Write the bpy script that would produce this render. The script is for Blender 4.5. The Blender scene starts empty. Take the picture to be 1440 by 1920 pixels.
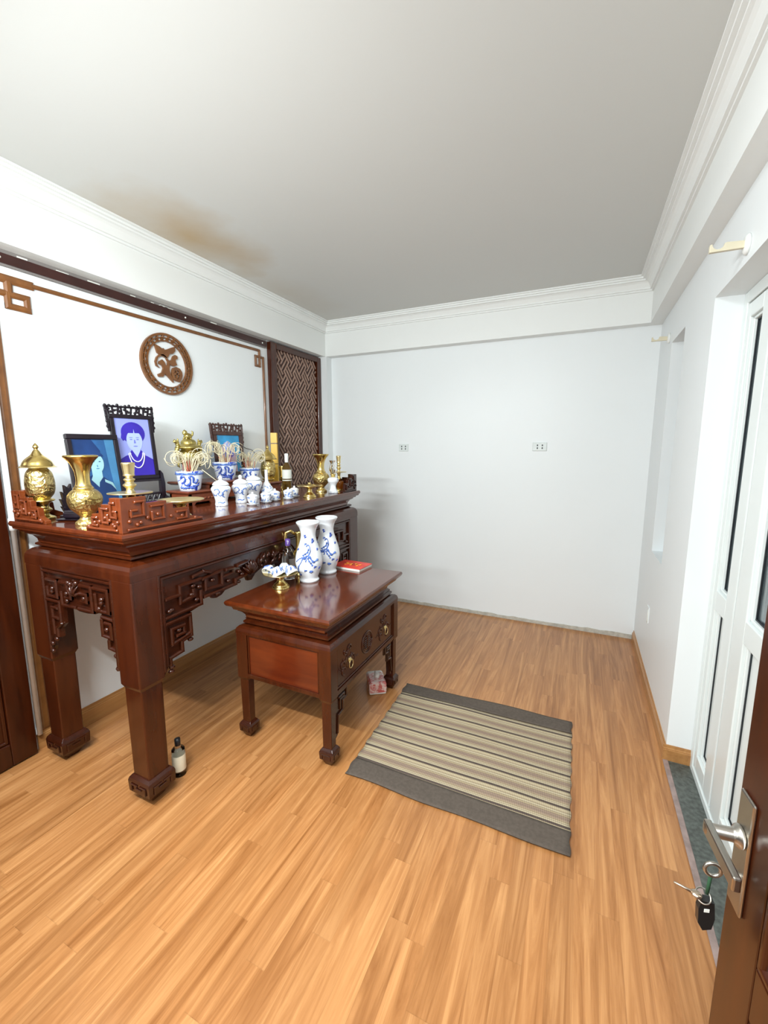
import bpy, math, random
from math import sin, cos, pi, radians, atan2, sqrt
from mathutils import Vector, Matrix
random.seed(7)
S = bpy.context.scene
COL = S.collection

# ------------------------------------------------------------------ camera, world, lights, exposure
cam_d = bpy.data.cameras.new('camera'); cam = bpy.data.objects.new('camera', cam_d); COL.objects.link(cam)
cam_d.sensor_fit = 'VERTICAL'; cam_d.sensor_height = 24.0; cam_d.lens = 24.0*795/1920; cam_d.clip_start = 0.02
cam.location = (0, 0, 1.6)
cam.rotation_euler = (radians(90-8.5836), 0, radians(24.829))
S.camera = cam
S.view_settings.view_transform = 'Standard'; S.view_settings.look = 'None'
S.view_settings.exposure = 0.16; S.view_settings.gamma = 1.0; S.view_settings.use_curve_mapping = False
W = bpy.data.worlds.new('night_world'); S.world = W; W.use_nodes = True
W.node_tree.nodes['Background'].inputs[0].default_value = (0.02, 0.03, 0.045, 1)
W.node_tree.nodes['Background'].inputs[1].default_value = 1.0

def area(name, loc, rot, sx, sy, power, color):
    l = bpy.data.lights.new(name, 'AREA'); l.shape = 'RECTANGLE'; l.size = sx; l.size_y = sy
    l.energy = power; l.color = color
    o = bpy.data.objects.new(name, l); o.location = loc; o.rotation_euler = rot; COL.objects.link(o); return o
# long fluorescent tube on the near wall (left of the doorway) and two added fill lights
area('tube_lamp_light', (-1.35, 0.04, 2.22), (radians(50), 0, 0), 1.2, 0.05, 66, (0.93, 0.99, 1.0))
area('room_fill_light', (-0.8, 0.45, 2.80), (radians(12), 0, 0), 0.5, 0.5, 34, (0.93, 0.99, 1.0))  # added fill under the ceiling to brighten the room, not a known lamp
area('hall_fill_light', (0.0, -0.8, 2.55), (radians(25), 0, 0), 0.5, 0.5, 34, (0.97, 1.0, 1.0))  # unseen fill added in the hall behind the camera, no known lamp

# ------------------------------------------------------------------ materials
MATS = {}
def lin(c):
    return tuple(((x/255)/12.92 if x/255 <= .04045 else (((x/255)+.055)/1.055)**2.4) for x in c)
def base_mat(name, col=(.8,.8,.8), rough=.5, metal=0, coat=0, spec=.5, trans=0, ior=1.45, emit=None):
    m = bpy.data.materials.new(name); m.use_nodes = True
    b = m.node_tree.nodes['Principled BSDF']
    b.inputs['Base Color'].default_value = (*col, 1); b.inputs['Roughness'].default_value = rough
    b.inputs['Metallic'].default_value = metal; b.inputs['Coat Weight'].default_value = coat
    b.inputs['Coat Roughness'].default_value = .10
    b.inputs['Specular IOR Level'].default_value = spec
    b.inputs['Transmission Weight'].default_value = trans; b.inputs['IOR'].default_value = ior
    MATS[name] = m
    return m, m.node_tree.nodes, m.node_tree.links, b
def noise_ramp(N, L, scale, stops, vec=None, mapping=(1,1,1), detail=4, rough=.55, coord='Object', dist=0):
    tc = N.new('ShaderNodeTexCoord'); mp = N.new('ShaderNodeMapping'); mp.inputs['Scale'].default_value = mapping
    L.new(tc.outputs[coord], mp.inputs[0])
    n = N.new('ShaderNodeTexNoise'); n.inputs['Scale'].default_value = scale; n.inputs['Detail'].default_value = detail
    n.inputs['Roughness'].default_value = rough; n.inputs['Distortion'].default_value = dist
    L.new(mp.outputs[0], n.inputs['Vector'])
    r = N.new('ShaderNodeValToRGB'); els = r.color_ramp.elements
    els[0].position, els[0].color = stops[0][0], (*stops[0][1], 1)
    els[1].position, els[1].color = stops[-1][0], (*stops[-1][1], 1)
    for p, c in stops[1:-1]:
        e = els.new(p); e.color = (*c, 1)
    L.new(n.outputs['Fac'], r.inputs[0])
    return n, r
def bump(N, L, b, src, strength, dist=.01):
    bp = N.new('ShaderNodeBump'); bp.inputs['Strength'].default_value = strength; bp.inputs['Distance'].default_value = dist
    L.new(src, bp.inputs['Height']); L.new(bp.outputs[0], b.inputs['Normal'])
def wood(name, c1, c2, rough=.3, coat=.5, mapping=(6,6,1), scale=5):
    m, N, L, b = base_mat(name, c1, rough, coat=coat)
    n, r = noise_ramp(N, L, scale, [(.3, c1), (.7, c2)], mapping=mapping, detail=6, dist=.4)
    L.new(r.outputs[0], b.inputs['Base Color'])
    return m
def plain(name, col, rough=.5, var=.06, scale=8, bumpy=0, **k):
    m, N, L, b = base_mat(name, col, rough, **k)
    c2 = tuple(min(1, x*(1+var)) for x in col); c1 = tuple(x*(1-var) for x in col)
    n, r = noise_ramp(N, L, scale, [(.35, c1), (.65, c2)])
    L.new(r.outputs[0], b.inputs['Base Color'])
    if bumpy: bump(N, L, b, n.outputs['Fac'], bumpy)
    return m

# wall paints
plain('wall_paint', (.84,.875,.885), .42, .01, 1.2, spec=.35)
plain('beam_paint', (.85,.87,.855), .45, .01, 1.5)
plain('plaster_raw', (.50,.48,.42), .8, .15, 30, bumpy=.3)
plain('crown_paint', (.86,.88,.865), .45, .01, 2)
# ceiling with an old brown water stain and hairline cracks
m, N, L, b = base_mat('ceiling_paint', (.66,.67,.65), .6)
tc = N.new('ShaderNodeTexCoord')
def stain(cx, cy, sx, sy, hard):
    mp = N.new('ShaderNodeMapping'); mp.inputs['Location'].default_value = (-cx/sx, -cy/sy, 0)
    mp.inputs['Scale'].default_value = (1/sx, 1/sy, 0); L.new(tc.outputs['Object'], mp.inputs[0])
    ns = N.new('ShaderNodeTexNoise'); ns.inputs['Scale'].default_value = 3.0; ns.inputs['Detail'].default_value = 5
    L.new(tc.outputs['Object'], ns.inputs['Vector'])
    ln = N.new('ShaderNodeVectorMath'); ln.operation = 'LENGTH'; L.new(mp.outputs[0], ln.inputs[0])
    ad = N.new('ShaderNodeMath'); ad.operation = 'ADD'; L.new(ln.outputs['Value'], ad.inputs[0]); L.new(ns.outputs['Fac'], ad.inputs[1])
    mr = N.new('ShaderNodeMapRange'); mr.inputs[1].default_value = 1.55; mr.inputs[2].default_value = .45
    mr.inputs[3].default_value = 0; mr.inputs[4].default_value = hard; L.new(ad.outputs[0], mr.inputs[0])
    return mr.outputs[0]
s1 = stain(-2.20, 2.00, .36, .62, .95); s2 = stain(-2.25, 3.0, .30, .9, .22)
mx = N.new('ShaderNodeMix'); mx.data_type = 'RGBA'; mx.inputs[6].default_value = (.655,.665,.645,1); mx.inputs[7].default_value = (.50,.36,.19,1)
mad = N.new('ShaderNodeMath'); mad.operation = 'ADD'; mad.use_clamp = True; L.new(s1, mad.inputs[0]); L.new(s2, mad.inputs[1])
L.new(mad.outputs[0], mx.inputs[0]); L.new(mx.outputs[2], b.inputs['Base Color'])

# laminate floor: strips along Y, each strip its own offset, each board its own tone
m, N, L, b = base_mat('laminate_floor', (.6,.35,.16), .30, coat=.15)
def nmath(op, a, b_=None, c_=None):
    q = N.new('ShaderNodeMath'); q.operation = op
    for k, x_ in enumerate((a, b_, c_)):
        if x_ is None: continue
        if isinstance(x_, (int, float)): q.inputs[k].default_value = x_
        else: L.new(x_, q.inputs[k])
    return q.outputs[0]
tc = N.new('ShaderNodeTexCoord'); sp = N.new('ShaderNodeSeparateXYZ'); L.new(tc.outputs['Object'], sp.inputs[0])
xr = nmath('DIVIDE', sp.outputs['X'], .072); row = nmath('FLOOR', xr)
wn = N.new('ShaderNodeTexWhiteNoise'); wn.noise_dimensions = '1D'; L.new(row, wn.inputs['W'])
yy = nmath('ADD', nmath('DIVIDE', sp.outputs['Y'], .80), nmath('MULTIPLY', wn.outputs['Value'], 7.0)); cell = nmath('FLOOR', yy)
cv = N.new('ShaderNodeCombineXYZ'); L.new(row, cv.inputs[0]); L.new(cell, cv.inputs[1])
w2 = N.new('ShaderNodeTexWhiteNoise'); w2.noise_dimensions = '2D'; L.new(cv.outputs[0], w2.inputs['Vector'])
mp = N.new('ShaderNodeMapping'); mp.inputs['Scale'].default_value = (21, 1.05, 1); L.new(tc.outputs['Object'], mp.inputs[0])
off = N.new('ShaderNodeVectorMath'); off.operation = 'MULTIPLY_ADD'; L.new(w2.outputs['Color'], off.inputs[0]); off.inputs[1].default_value = (9,9,9); L.new(mp.outputs[0], off.inputs[2])
n1 = N.new('ShaderNodeTexNoise'); n1.inputs['Scale'].default_value = 1; n1.inputs['Detail'].default_value = 7; n1.inputs['Roughness'].default_value = .66; n1.inputs['Distortion'].default_value = 1.3
L.new(off.outputs[0], n1.inputs['Vector'])
r1 = N.new('ShaderNodeValToRGB'); e = r1.color_ramp.elements
e[0].position = .28; e[0].color = (.25,.090,.022,1); e[1].position = .72; e[1].color = (.62,.31,.120,1)
q = e.new(.5); q.color = (.43,.188,.063,1)
L.new(n1.outputs['Fac'], r1.inputs[0])
mr = N.new('ShaderNodeMapRange'); mr.inputs[3].default_value = .90; mr.inputs[4].default_value = 1.03; L.new(w2.outputs['Value'], mr.inputs[0])
fx = nmath('FRACT', xr); fy = nmath('FRACT', yy)
seam = nmath('MULTIPLY', nmath('GREATER_THAN', fx, .018), nmath('GREATER_THAN', fy, .003))
sm_ = nmath('MULTIPLY', mr.outputs[0], nmath('ADD', nmath('MULTIPLY', seam, .12), .88))
mx = N.new('ShaderNodeMix'); mx.data_type = 'RGBA'; mx.blend_type = 'MULTIPLY'; mx.inputs[0].default_value = 1
L.new(r1.outputs[0], mx.inputs[6]); L.new(sm_, mx.inputs[7])
L.new(mx.outputs[2], b.inputs['Base Color'])

wood('rosewood', (.034,.0056,.0013), (.068,.0130,.0028), .24, .22, (6,6,.9), 3)
wood('rosewood_top', (.070,.0125,.0032), (.130,.025,.006), .14, .6, (9,1,1), 3)
wood('rosewood_carved', (.026,.0050,.0016), (.046,.0090,.0026), .24, .3, (4,4,4), 5)
wood('dark_door_wood', (.022,.0034,.0006), (.050,.0085,.0012), .30, .15, (8,8,1), 3)
wood('redwood_panel', (.080,.011,.0030), (.135,.022,.005), .22, .5, (1,6,6), 3)
wood('ornament_wood', (.115,.022,.005), (.17,.036,.009), .26, .35, (4,4,4), 6)
wood('stand_wood', (.13,.030,.012), (.20,.05,.018), .35, .4, (4,4,4), 6)
wood('trim_wood', (.15,.055,.014), (.22,.085,.022), .35, .4, (1,3,3), 6)
wood('baseboard_wood', (.36,.16,.05), (.50,.25,.085), .35, .3, (20,1,20), 2)
wood('lattice_wood', (.30,.19,.145), (.42,.28,.22), .35, .3, (5,5,5), 5)
plain('lattice_back', (.06,.028,.022), .5)
plain('frame_black', (.008,.004,.008), .32, .3, 20, coat=.15)
plain('frame_brown', (.055,.018,.012), .25, .3, 20, coat=.5)
plain('dark_red_rail', (.035,.008,.006), .35, .2, 6, coat=.3)
plain('grey_putty', (.22,.20,.19), .7)
def brass(name, c1, c2, rough, bscale=0, bstr=0):
    m, N, L, b = base_mat(name, c1, rough, metal=1)
    n, r = noise_ramp(N, L, 14, [(.3, c1), (.7, c2)])
    L.new(r.outputs[0], b.inputs['Base Color'])
    if bscale:
        v = N.new('ShaderNodeTexVoronoi'); v.inputs['Scale'].default_value = bscale
        tcc = N.new('ShaderNodeTexCoord'); nz = N.new('ShaderNodeTexNoise'); nz.inputs['Scale'].default_value = bscale*.6
        L.new(tcc.outputs['Object'], nz.inputs['Vector'])
        vm = N.new('ShaderNodeVectorMath'); vm.operation = 'MULTIPLY_ADD'; vm.inputs[1].default_value = (.04,.04,.04)
        L.new(nz.outputs['Color'], vm.inputs[0]); L.new(tcc.outputs['Object'], vm.inputs[2]); L.new(vm.outputs[0], v.inputs['Vector'])
        bump(N, L, b, v.outputs['Distance'], bstr, .004)
brass('brass', (.66,.47,.13), (.80,.62,.26), .24)
brass('brass_engraved', (.60,.44,.14), (.80,.64,.30), .34, 60, 1.0)
brass('brass_bright', (.74,.58,.26), (.86,.72,.40), .30)
brass('brass_censer', (.42,.34,.10), (.66,.54,.20), .38, 45, 1.0)
m, N, L, b = base_mat('gold_paper', (.85,.52,.06), .35)
def porcelain(name, lo, hi, scale, blue=(.03,.08,.38), white=(.82,.85,.88)):
    m, N, L, b = base_mat(name, white, .08, coat=.6)
    n, r = noise_ramp(N, L, scale, [(0, white), (lo, white), (hi, blue), (1, blue)], detail=3.5, rough=.6, dist=1.2)
    L.new(r.outputs[0], b.inputs['Base Color'])
porcelain('porcelain_plain', .98, .99, 5)
porcelain('porcelain_sparse', .60, .64, 26, (.10,.17,.42))
porcelain('porcelain_medium', .53, .58, 34, (.12,.22,.52))
porcelain('porcelain_bowl', .58, .61, 24, (.015,.05,.50), (.74,.80,.90))
plain('cobalt', (.045,.10,.42), .15, .3, 40, coat=.5)
plain('cobalt_pale', (.12,.22,.55), .15, .4, 40, coat=.5)
plain('cobalt_mid', (.075,.15,.45), .15, .6, 60, coat=.5)
plain('ash_white', (.72,.64,.44), .8, .1, 60)
plain('incense_red', (.42,.07,.04), .7, .2, 60)
plain('sand', (.45,.40,.33), .9, .2, 80)
base_mat('clear_glass', (.95,.97,.97), .02, trans=1, ior=1.45)
m, N, L, b = base_mat('pane_glass', (.80,.86,.88), .02, trans=1, ior=1.45)
base_mat('wine_glass', (.20,.11,.02), .05, trans=.6)
base_mat('amber_glass', (.65,.22,.02), .05, trans=.7)
plain('label_white', (.80,.82,.76), .6)
plain('label_cream', (.78,.72,.55), .6)
plain('label_grey', (.25,.28,.25), .6)
plain('cap_white', (.80,.82,.80), .4)
plain('cap_purple', (.10,.05,.25), .4)
plain('cap_black', (.012,.012,.014), .35)
plain('red_paper', (.72,.05,.03), .35, .15, 30)
plain('yellow_print', (.85,.45,.04), .4)
plain('page_white', (.80,.78,.72), .7)
porcelain('tissue_pink', .42, .56, 30, (.62,.14,.13), (.82,.62,.58))
plain('tissue_white', (.80,.76,.72), .6, .08, 30)
plain('upvc_white', (.78,.83,.82), .30, .015, 3)
plain('gasket_black', (.012,.016,.020), .5)
plain('socket_white', (.72,.77,.76), .35)
plain('socket_dark', (.05,.06,.06), .5)
plain('cream_plastic', (.68,.62,.46), .4)
plain('granite', (.085,.095,.085), .35, .35, 60)
plain('threshold_strip', (.30,.22,.20), .3, .2, 20)
plain('pipe_white', (.80,.83,.84), .4)
plain('steel', (.50,.47,.42), .32, .05, 10, metal=1)
plain('key_metal', (.55,.45,.35), .3, .05, 10, metal=1)
plain('fob_black', (.014,.014,.014), .3)
plain('cord_green', (.02,.07,.03), .8)
plain('outdoor_dark', (.03,.035,.04), .8)
# portraits
plain('photo_teal', (.022,.09,.24), .25, .25, 6)
plain('photo_teal_light', (.055,.19,.36), .25, .15, 6)
plain('photo_teal_dark', (.010,.035,.13), .25, .2, 8)
plain('photo_skin_teal', (.28,.48,.52), .25, .05, 8)
plain('photo_lilac', (.27,.31,.70), .25, .05, 4)
plain('photo_lilac_light', (.36,.43,.82), .25, .04, 8)
plain('photo_lilac_mid', (.14,.16,.50), .25, .04, 8)
plain('photo_purple', (.035,.018,.33), .25, .12, 8)
plain('photo_white', (.80,.82,.92), .25)
plain('photo_sky', (.04,.30,.58), .25, .2, 9)
plain('photo_pink', (.58,.42,.50), .25, .15, 9)
plain('mat_brown', (.095,.074,.058), .85, .12, 70)
# woven striped mat
m, N, L, b = base_mat('mat_stripes', (.4,.33,.22), .85)
tc = N.new('ShaderNodeTexCoord'); sp = N.new('ShaderNodeSeparateXYZ'); L.new(tc.outputs['Object'], sp.inputs[0])
md = N.new('ShaderNodeMath'); md.operation = 'MULTIPLY'; md.inputs[1].default_value = 1/.105; L.new(sp.outputs['Y'], md.inputs[0])
fr = N.new('ShaderNodeMath'); fr.operation = 'FRACT'; L.new(md.outputs[0], fr.inputs[0])
rr = N.new('ShaderNodeValToRGB'); rr.color_ramp.interpolation = 'LINEAR'
cr, lt, dk, mid, pk = (.42,.33,.20), (.50,.42,.28), (.085,.060,.050), (.17,.125,.09), (.30,.21,.155)
st = [(0.0, dk), (.07, dk), (.09, lt), (.14, lt), (.16, mid), (.19, lt), (.24, cr), (.26, mid), (.29, cr), (.34, pk), (.40, pk), (.42, mid), (.44, pk), (.52, pk), (.54, mid), (.57, cr), (.62, cr), (.64, mid), (.67, lt), (.74, lt), (.76, mid), (.79, cr), (.88, lt), (.93, cr), (.97, dk)]
el = rr.color_ramp.elements; el[0].position = 0; el[0].color = (*dk, 1); el[1].position = 1; el[1].color = (*dk, 1)
for p, c in st[1:]:
    x_ = el.new(p); x_.color = (*c, 1)
L.new(fr.outputs[0], rr.inputs[0])
wv = N.new('ShaderNodeTexWave'); wv.bands_direction = 'X'; wv.inputs['Scale'].default_value = 40; L.new(tc.outputs['Object'], wv.inputs['Vector'])
mr = N.new('ShaderNodeMapRange'); mr.inputs[3].default_value = .80; mr.inputs[4].default_value = 1.08; L.new(wv.outputs['Fac'], mr.inputs[0])
mx = N.new('ShaderNodeMix'); mx.data_type = 'RGBA'; mx.blend_type = 'MULTIPLY'; mx.inputs[0].default_value = 1
L.new(rr.outputs[0], mx.inputs[6]); L.new(mr.outputs[0], mx.inputs[7]); L.new(mx.outputs[2], b.inputs['Base Color'])
bump(N, L, b, wv.outputs['Fac'], .3, .002)

# ------------------------------------------------------------------ mesh helper
class MB:
    def __init__(s): s.v = []; s.f = []; s.mi = []; s.sm = []
    def add(s, vs, fs, mi=0, sm=False):
        o = len(s.v); s.v += [tuple(p) for p in vs]
        for f in fs: s.f.append(tuple(i+o for i in f)); s.mi.append(mi); s.sm.append(sm)
        return s
    def box(s, x0, y0, z0, x1, y1, z1, mi=0):
        x0, x1 = min(x0, x1), max(x0, x1); y0, y1 = min(y0, y1), max(y0, y1); z0, z1 = min(z0, z1), max(z0, z1)
        return s.add([(x0,y0,z0),(x1,y0,z0),(x1,y1,z0),(x0,y1,z0),(x0,y0,z1),(x1,y0,z1),(x1,y1,z1),(x0,y1,z1)],
                     [(3,2,1,0),(4,5,6,7),(0,1,5,4),(1,2,6,5),(2,3,7,6),(3,0,4,7)], mi)
    def loft(s, rings, mi=0, sm=False, cap=True):        # rings: lists of points, same count, closed loops
        n = len(rings[0]); vs = [p for r in rings for p in r]; fs = []
        for k in range(len(rings)-1):
            for i in range(n):
                j = (i+1) % n; fs.append((k*n+i, k*n+j, (k+1)*n+j, (k+1)*n+i))
        if cap: fs.append(tuple(range(n-1, -1, -1))); fs.append(tuple((len(rings)-1)*n+i for i in range(n)))
        return s.add(vs, fs, mi, sm)
    def rect(s, X0, Y0, X1, Y1, prof, mi=0):              # prof: (outset, z) rectangular moulding, bottom to top
        return s.loft([[(X0-o, Y0-o, z), (X1+o, Y0-o, z), (X1+o, Y1+o, z), (X0-o, Y1+o, z)] for o, z in prof], mi)
    def prism(s, poly, P, d0, d1, mi=0):                  # poly in (u,v); P(u,v,d) -> xyz
        n = len(poly); vs = [P(u, v, d0) for u, v in poly]+[P(u, v, d1) for u, v in poly]
        fs = [tuple(range(n-1, -1, -1)), tuple(range(n, 2*n))]+[(i, (i+1) % n, (i+1) % n+n, i+n) for i in range(n)]
        return s.add(vs, fs, mi)
    def lathe(s, prof, c=(0,0,0), seg=28, mi=0, sm=True, cap=False, sx=1, sy=1):
        rings = [[(c[0]+r*cos(2*pi*i/seg)*sx, c[1]+r*sin(2*pi*i/seg)*sy, c[2]+z) for i in range(seg)] for r, z in prof]
        return s.loft(rings, mi, sm, cap)
    def tube(s, pts, r, seg=6, mi=0, closed=False, cap=True, sm=True):
        pts = [Vector(p) for p in pts]; n = len(pts); rs = r if isinstance(r, (list, tuple)) else [r]*n
        rings = []; up = None
        for i, p in enumerate(pts):
            a = pts[(i-1) % n] if (closed or i > 0) else p; b_ = pts[(i+1) % n] if (closed or i < n-1) else p
            t = (b_-a); t = t.normalized() if t.length > 1e-9 else Vector((0,0,1))
            if up is None: up = Vector((0,0,1)) if abs(t.z) < .9 else Vector((1,0,0))
            x = t.cross(up); x = x.normalized() if x.length > 1e-6 else t.orthogonal().normalized()
            y = x.cross(t).normalized(); up = y
            rings.append([tuple(p+(x*cos(2*pi*k/seg)+y*sin(2*pi*k/seg))*rs[i]) for k in range(seg)])
        if closed: rings.append(rings[0]); cap = False
        return s.loft(rings, mi, sm, cap)
    def ball(s, c, r, mi=0, sx=1, sy=1, sz=1, seg=12):
        n = seg//2; pr = [(max(1e-4, r*sin(pi*i/n)), -r*cos(pi*i/n)*sz) for i in range(n+1)]
        return s.lathe(pr, c, seg, mi, True, False, sx, sy)
    def seg(s, P, a, b_, w, h, mi=0):                     # raised bar on plane P from a to b
        d = Vector((b_[0]-a[0], b_[1]-a[1])); l = d.length
        if l < 1e-6: return s
        h += (len(s.f) % 11)*.00012
        d /= l; n = Vector((-d.y, d.x)); a2 = Vector(a)-d*w/2; b2 = Vector(b_)+d*w/2; k = w*.28
        def q(o, e, hh): return [P(*(a2+n*-o+d*e), hh), P(*(b2+n*-o-d*e), hh), P(*(b2+n*o-d*e), hh), P(*(a2+n*o+d*e), hh)]
        return s.loft([q(w/2, 0, 0), q(w/2, 0, h*.6), q(w/2-k, k, h)], mi)
    def path(s, P, pts, w, h, mi=0):
        for a, b_ in zip(pts[:-1], pts[1:]): s.seg(P, a, b_, w, h, mi)
        return s
    def build(s, name, mats, parent=None, origin=(0,0,0), bevel=0, seg=2, rot=None):
        o3 = Vector(origin)
        me = bpy.data.meshes.new(name); me.from_pydata([tuple(Vector(p)-o3) for p in s.v], [], s.f)
        if isinstance(mats, str): mats = [mats]
        for mm in mats: me.materials.append(MATS[mm])
        me.polygons.foreach_set('material_index', s.mi); me.polygons.foreach_set('use_smooth', s.sm)
        me.update(); me.validate()
        import bmesh
        bm = bmesh.new(); bm.from_mesh(me); bmesh.ops.recalc_face_normals(bm, faces=bm.faces); bm.to_mesh(me); bm.free()
        o = bpy.data.objects.new(name, me); COL.objects.link(o)
        if parent is not None: o.parent = parent
        else: o.location = o3
        if rot: o.rotation_euler = rot
        if bevel:
            md = o.modifiers.new('bevel', 'BEVEL'); md.width = bevel; md.segments = seg; md.limit_method = 'ANGLE'; md.angle_limit = radians(40)
            md.harden_normals = False
        return o
def tag(o, label, cat, group=None):
    o['label'] = label; o['category'] = cat
    if group: o['group'] = group
    return o
def thing(name, loc, label, cat, group=None, rot=0):
    o = bpy.data.objects.new(name, None); COL.objects.link(o); o.location = loc; o.rotation_euler = (0, 0, rot)
    o.empty_display_size = .05
    return tag(o, label, cat, group)
def struct(o): o['kind'] = 'structure'; return o
def copy_tree(o, loc, rot=None, label=None):
    r = o.copy(); COL.objects.link(r); r.location = loc
    if rot is not None: r.rotation_euler = (0, 0, rot)
    if label: r['label'] = label
    for c in o.children:
        k = c.copy(); COL.objects.link(k); k.parent = r
        for g in c.children:
            j = g.copy(); COL.objects.link(j); j.parent = k
    return r
def smoothprof(pts, n=5):                                  # Catmull-Rom through profile points
    out = []
    for i in range(len(pts)-1):
        p0 = pts[max(i-1, 0)]; p1 = pts[i]; p2 = pts[i+1]; p3 = pts[min(i+2, len(pts)-1)]
        for k in range(n):
            t = k/n
            out.append(tuple(.5*((2*p1[j])+(-p0[j]+p2[j])*t+(2*p0[j]-5*p1[j]+4*p2[j]-p3[j])*t*t+(-p0[j]+3*p1[j]-3*p2[j]+p3[j])*t**3) for j in (0, 1)))
    out.append(tuple(pts[-1])); return [(max(a, .0005), z) for a, z in out]
def front(x): return lambda u, v, d: (x+d, u, v)            # plane facing +X, u = Y
def side(y): return lambda u, v, d: (u, y-d, v)             # plane facing -Y, u = X
def right(x): return lambda u, v, d: (x-d, u, v)            # plane facing -X

# ------------------------------------------------------------------ room shell
WL, WR, WB, CZ = -2.55, .49, 3.96, 2.843      # left, right, back planes, ceiling
BL, BR, BB, BZ = -2.45, .405, 3.865, 2.525    # beam faces and beam underside
WN = -.06
def sbox(name, mat, *b, bevel=0):
    m = MB().box(*b); o3 = ((b[0]+b[3])/2, (b[1]+b[4])/2, min(b[2], b[5])); return struct(m.build(name, mat, None, o3, bevel))
struct(MB().box(-2.75, WN-.1, -.1, .80, 4.2, 0).build('floor', 'laminate_floor'))
struct(MB().box(-2.75, WN-.1, CZ, .80, 4.2, CZ+.1).build('ceiling', 'ceiling_paint'))
sbox('wall_left', 'wall_paint', WL-.2, WN, 0, WL, 4.2, CZ)
sbox('wall_back', 'wall_paint', WL, WB, 0, WR+.3, WB+.2, CZ)
# right wall with door opening (Y 1.15..2.42) and window niche (Y 3.03..3.44)
DY0, DY1, DZ = 1.12, 2.42, 2.255
NY0, NY1, NZ0, NZ1 = 3.035, 3.445, .88, 2.285
m = MB()
for y0, y1, z0, z1 in ((WN, DY0, 0, CZ), (DY0, DY1, DZ, CZ), (DY1, NY0, 0, CZ), (NY0, NY1, 0, NZ0), (NY0, NY1, NZ1, CZ), (NY1, WB+.1, 0, CZ)):
    m.box(WR, y0, z0, WR+.24, y1, z1)
struct(m.build('wall_right', 'wall_paint'))
# near wall with the doorway the camera stands in
m = MB(); m.box(WL, WN-.1, 0, -.62, WN, CZ); m.box(-.62, WN-.1, 2.12, .40, WN, CZ); m.box(.40, WN-.1, 0, WR+.2, WN, CZ)
struct(m.build('wall_near', 'wall_paint'))
# beams under the ceiling
sbox('trim_1', 'beam_paint', WL, WN, BZ, BL, WB, CZ)
sbox('trim_2', 'beam_paint', BL, BB, BZ, BR, WB, CZ)
sbox('trim_3', 'beam_paint', BR, WN, BZ, WR, WB, CZ)
# corner pilaster
sbox('trim_4', 'wall_paint', WL, BB, 0, BL+.012, WB, BZ)
# crown moulding, stepped profile: (inset from beam face, drop from ceiling)
cp = [(0,.096),(.013,.096),(.013,.084),(.026,.084),(.026,.072),(.031,.062),(.040,.046),(.052,.036),(.064,.033),(.064,.022),(.080,.022),(.080,.010),(.096,.010),(.096,0)]
def crown(name, P, u0, u1, m0, m1):
    m = MB(); rings = [[P(u0+m0*a, CZ-d, a) for a, d in cp+[(0,0)]], [P(u1-m1*a, CZ-d, a) for a, d in cp+[(0,0)]]]
    struct(m.loft(rings).build(name, 'crown_paint'))
crown('trim_5', lambda u, v, d: (BL+d, u, v), WN, BB, 0, 1)
crown('trim_6', lambda u, v, d: (u, BB-d, v), BL, BR, 1, 1)
crown('trim_7', lambda u, v, d: (BR-d, u, v), WN, BB, 0, 1)
# hallway behind the camera
m = MB(); m.box(-1.7, -2.3, -.1, 1.2, WN-.1, 0); struct(m.build('floor_hall', 'laminate_floor'))
m = MB(); m.box(-1.7, -2.3, 2.7, 1.2, WN-.1, 2.8); struct(m.build('ceiling_hall', 'beam_paint'))
m = MB(); m.box(-1.8, -2.4, 0, 1.3, -2.3, 2.8); m.box(-1.8, -2.3, 0, -1.7, WN-.1, 2.8); m.box(1.2, -2.3, 0, 1.3, WN-.1, 2.8)
struct(m.build('wall_hall', 'wall_paint'))
# baseboards
def bboard(name, P, u0, u1, h=.10, t=.014):
    m = MB(); pr = [(0,0),(t,0),(t,h*.72),(t*.75,h*.74),(t*.75,h*.80),(t*.45,h*.84),(t*.35,h),(0,h)]
    m.loft([[P(u0, v, d) for d, v in pr], [P(u1, v, d) for d, v in pr]]); struct(m.build(name, 'baseboard_wood'))
bboard('baseboard_left', lambda u, v, d: (WL+d, u, v), 1.09, BB)
bboard('baseboard_right', lambda u, v, d: (WR-d, u, v), DY1, WB-.02, .085)
bboard('baseboard_reveal', lambda u, v, d: (u, DY1-d, v), WR-.014, .598, .085)
# raw strip where the back baseboard is missing
m = MB(); n = 60; rnd = random.Random(3); top = []
for i in range(n+1):
    top.append((BL+.02+(WR-BL-.03)*i/n, .030+rnd.uniform(-.004, .005)+(.006 if i > 52 else 0)))
m.prism([(top[0][0], 0)]+top+[(top[-1][0], 0)][::1], lambda u, v, d: (u, WB-d, v), 0, .004)
struct(m.build('baseboard_back', 'plaster_raw'))
# window niche far inside: frame and pane
XW = WR+.15
m = MB()
for y0, y1, z0, z1 in ((NY0, NY1, NZ0, NZ0+.05), (NY0, NY1, NZ1-.05, NZ1), (NY0, NY0+.05, NZ0+.05, NZ1-.05), (NY1-.05, NY1, NZ0+.05, NZ1-.05)):
    m.box(XW, y0, z0, XW+.05, y1, z1)
w1 = struct(m.build('window_1', 'upvc_white', None, (0,0,0), .003))
p = MB().box(XW+.02, NY0+.05, NZ0+.05, XW+.028, NY1-.05, NZ1-.05).build('pane', 'pane_glass', w1)
p = MB().box(WR+.0, NY0, NZ0-.0, XW, NY1, NZ0+.004).build('window_sill', 'wall_paint', w1)

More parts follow.
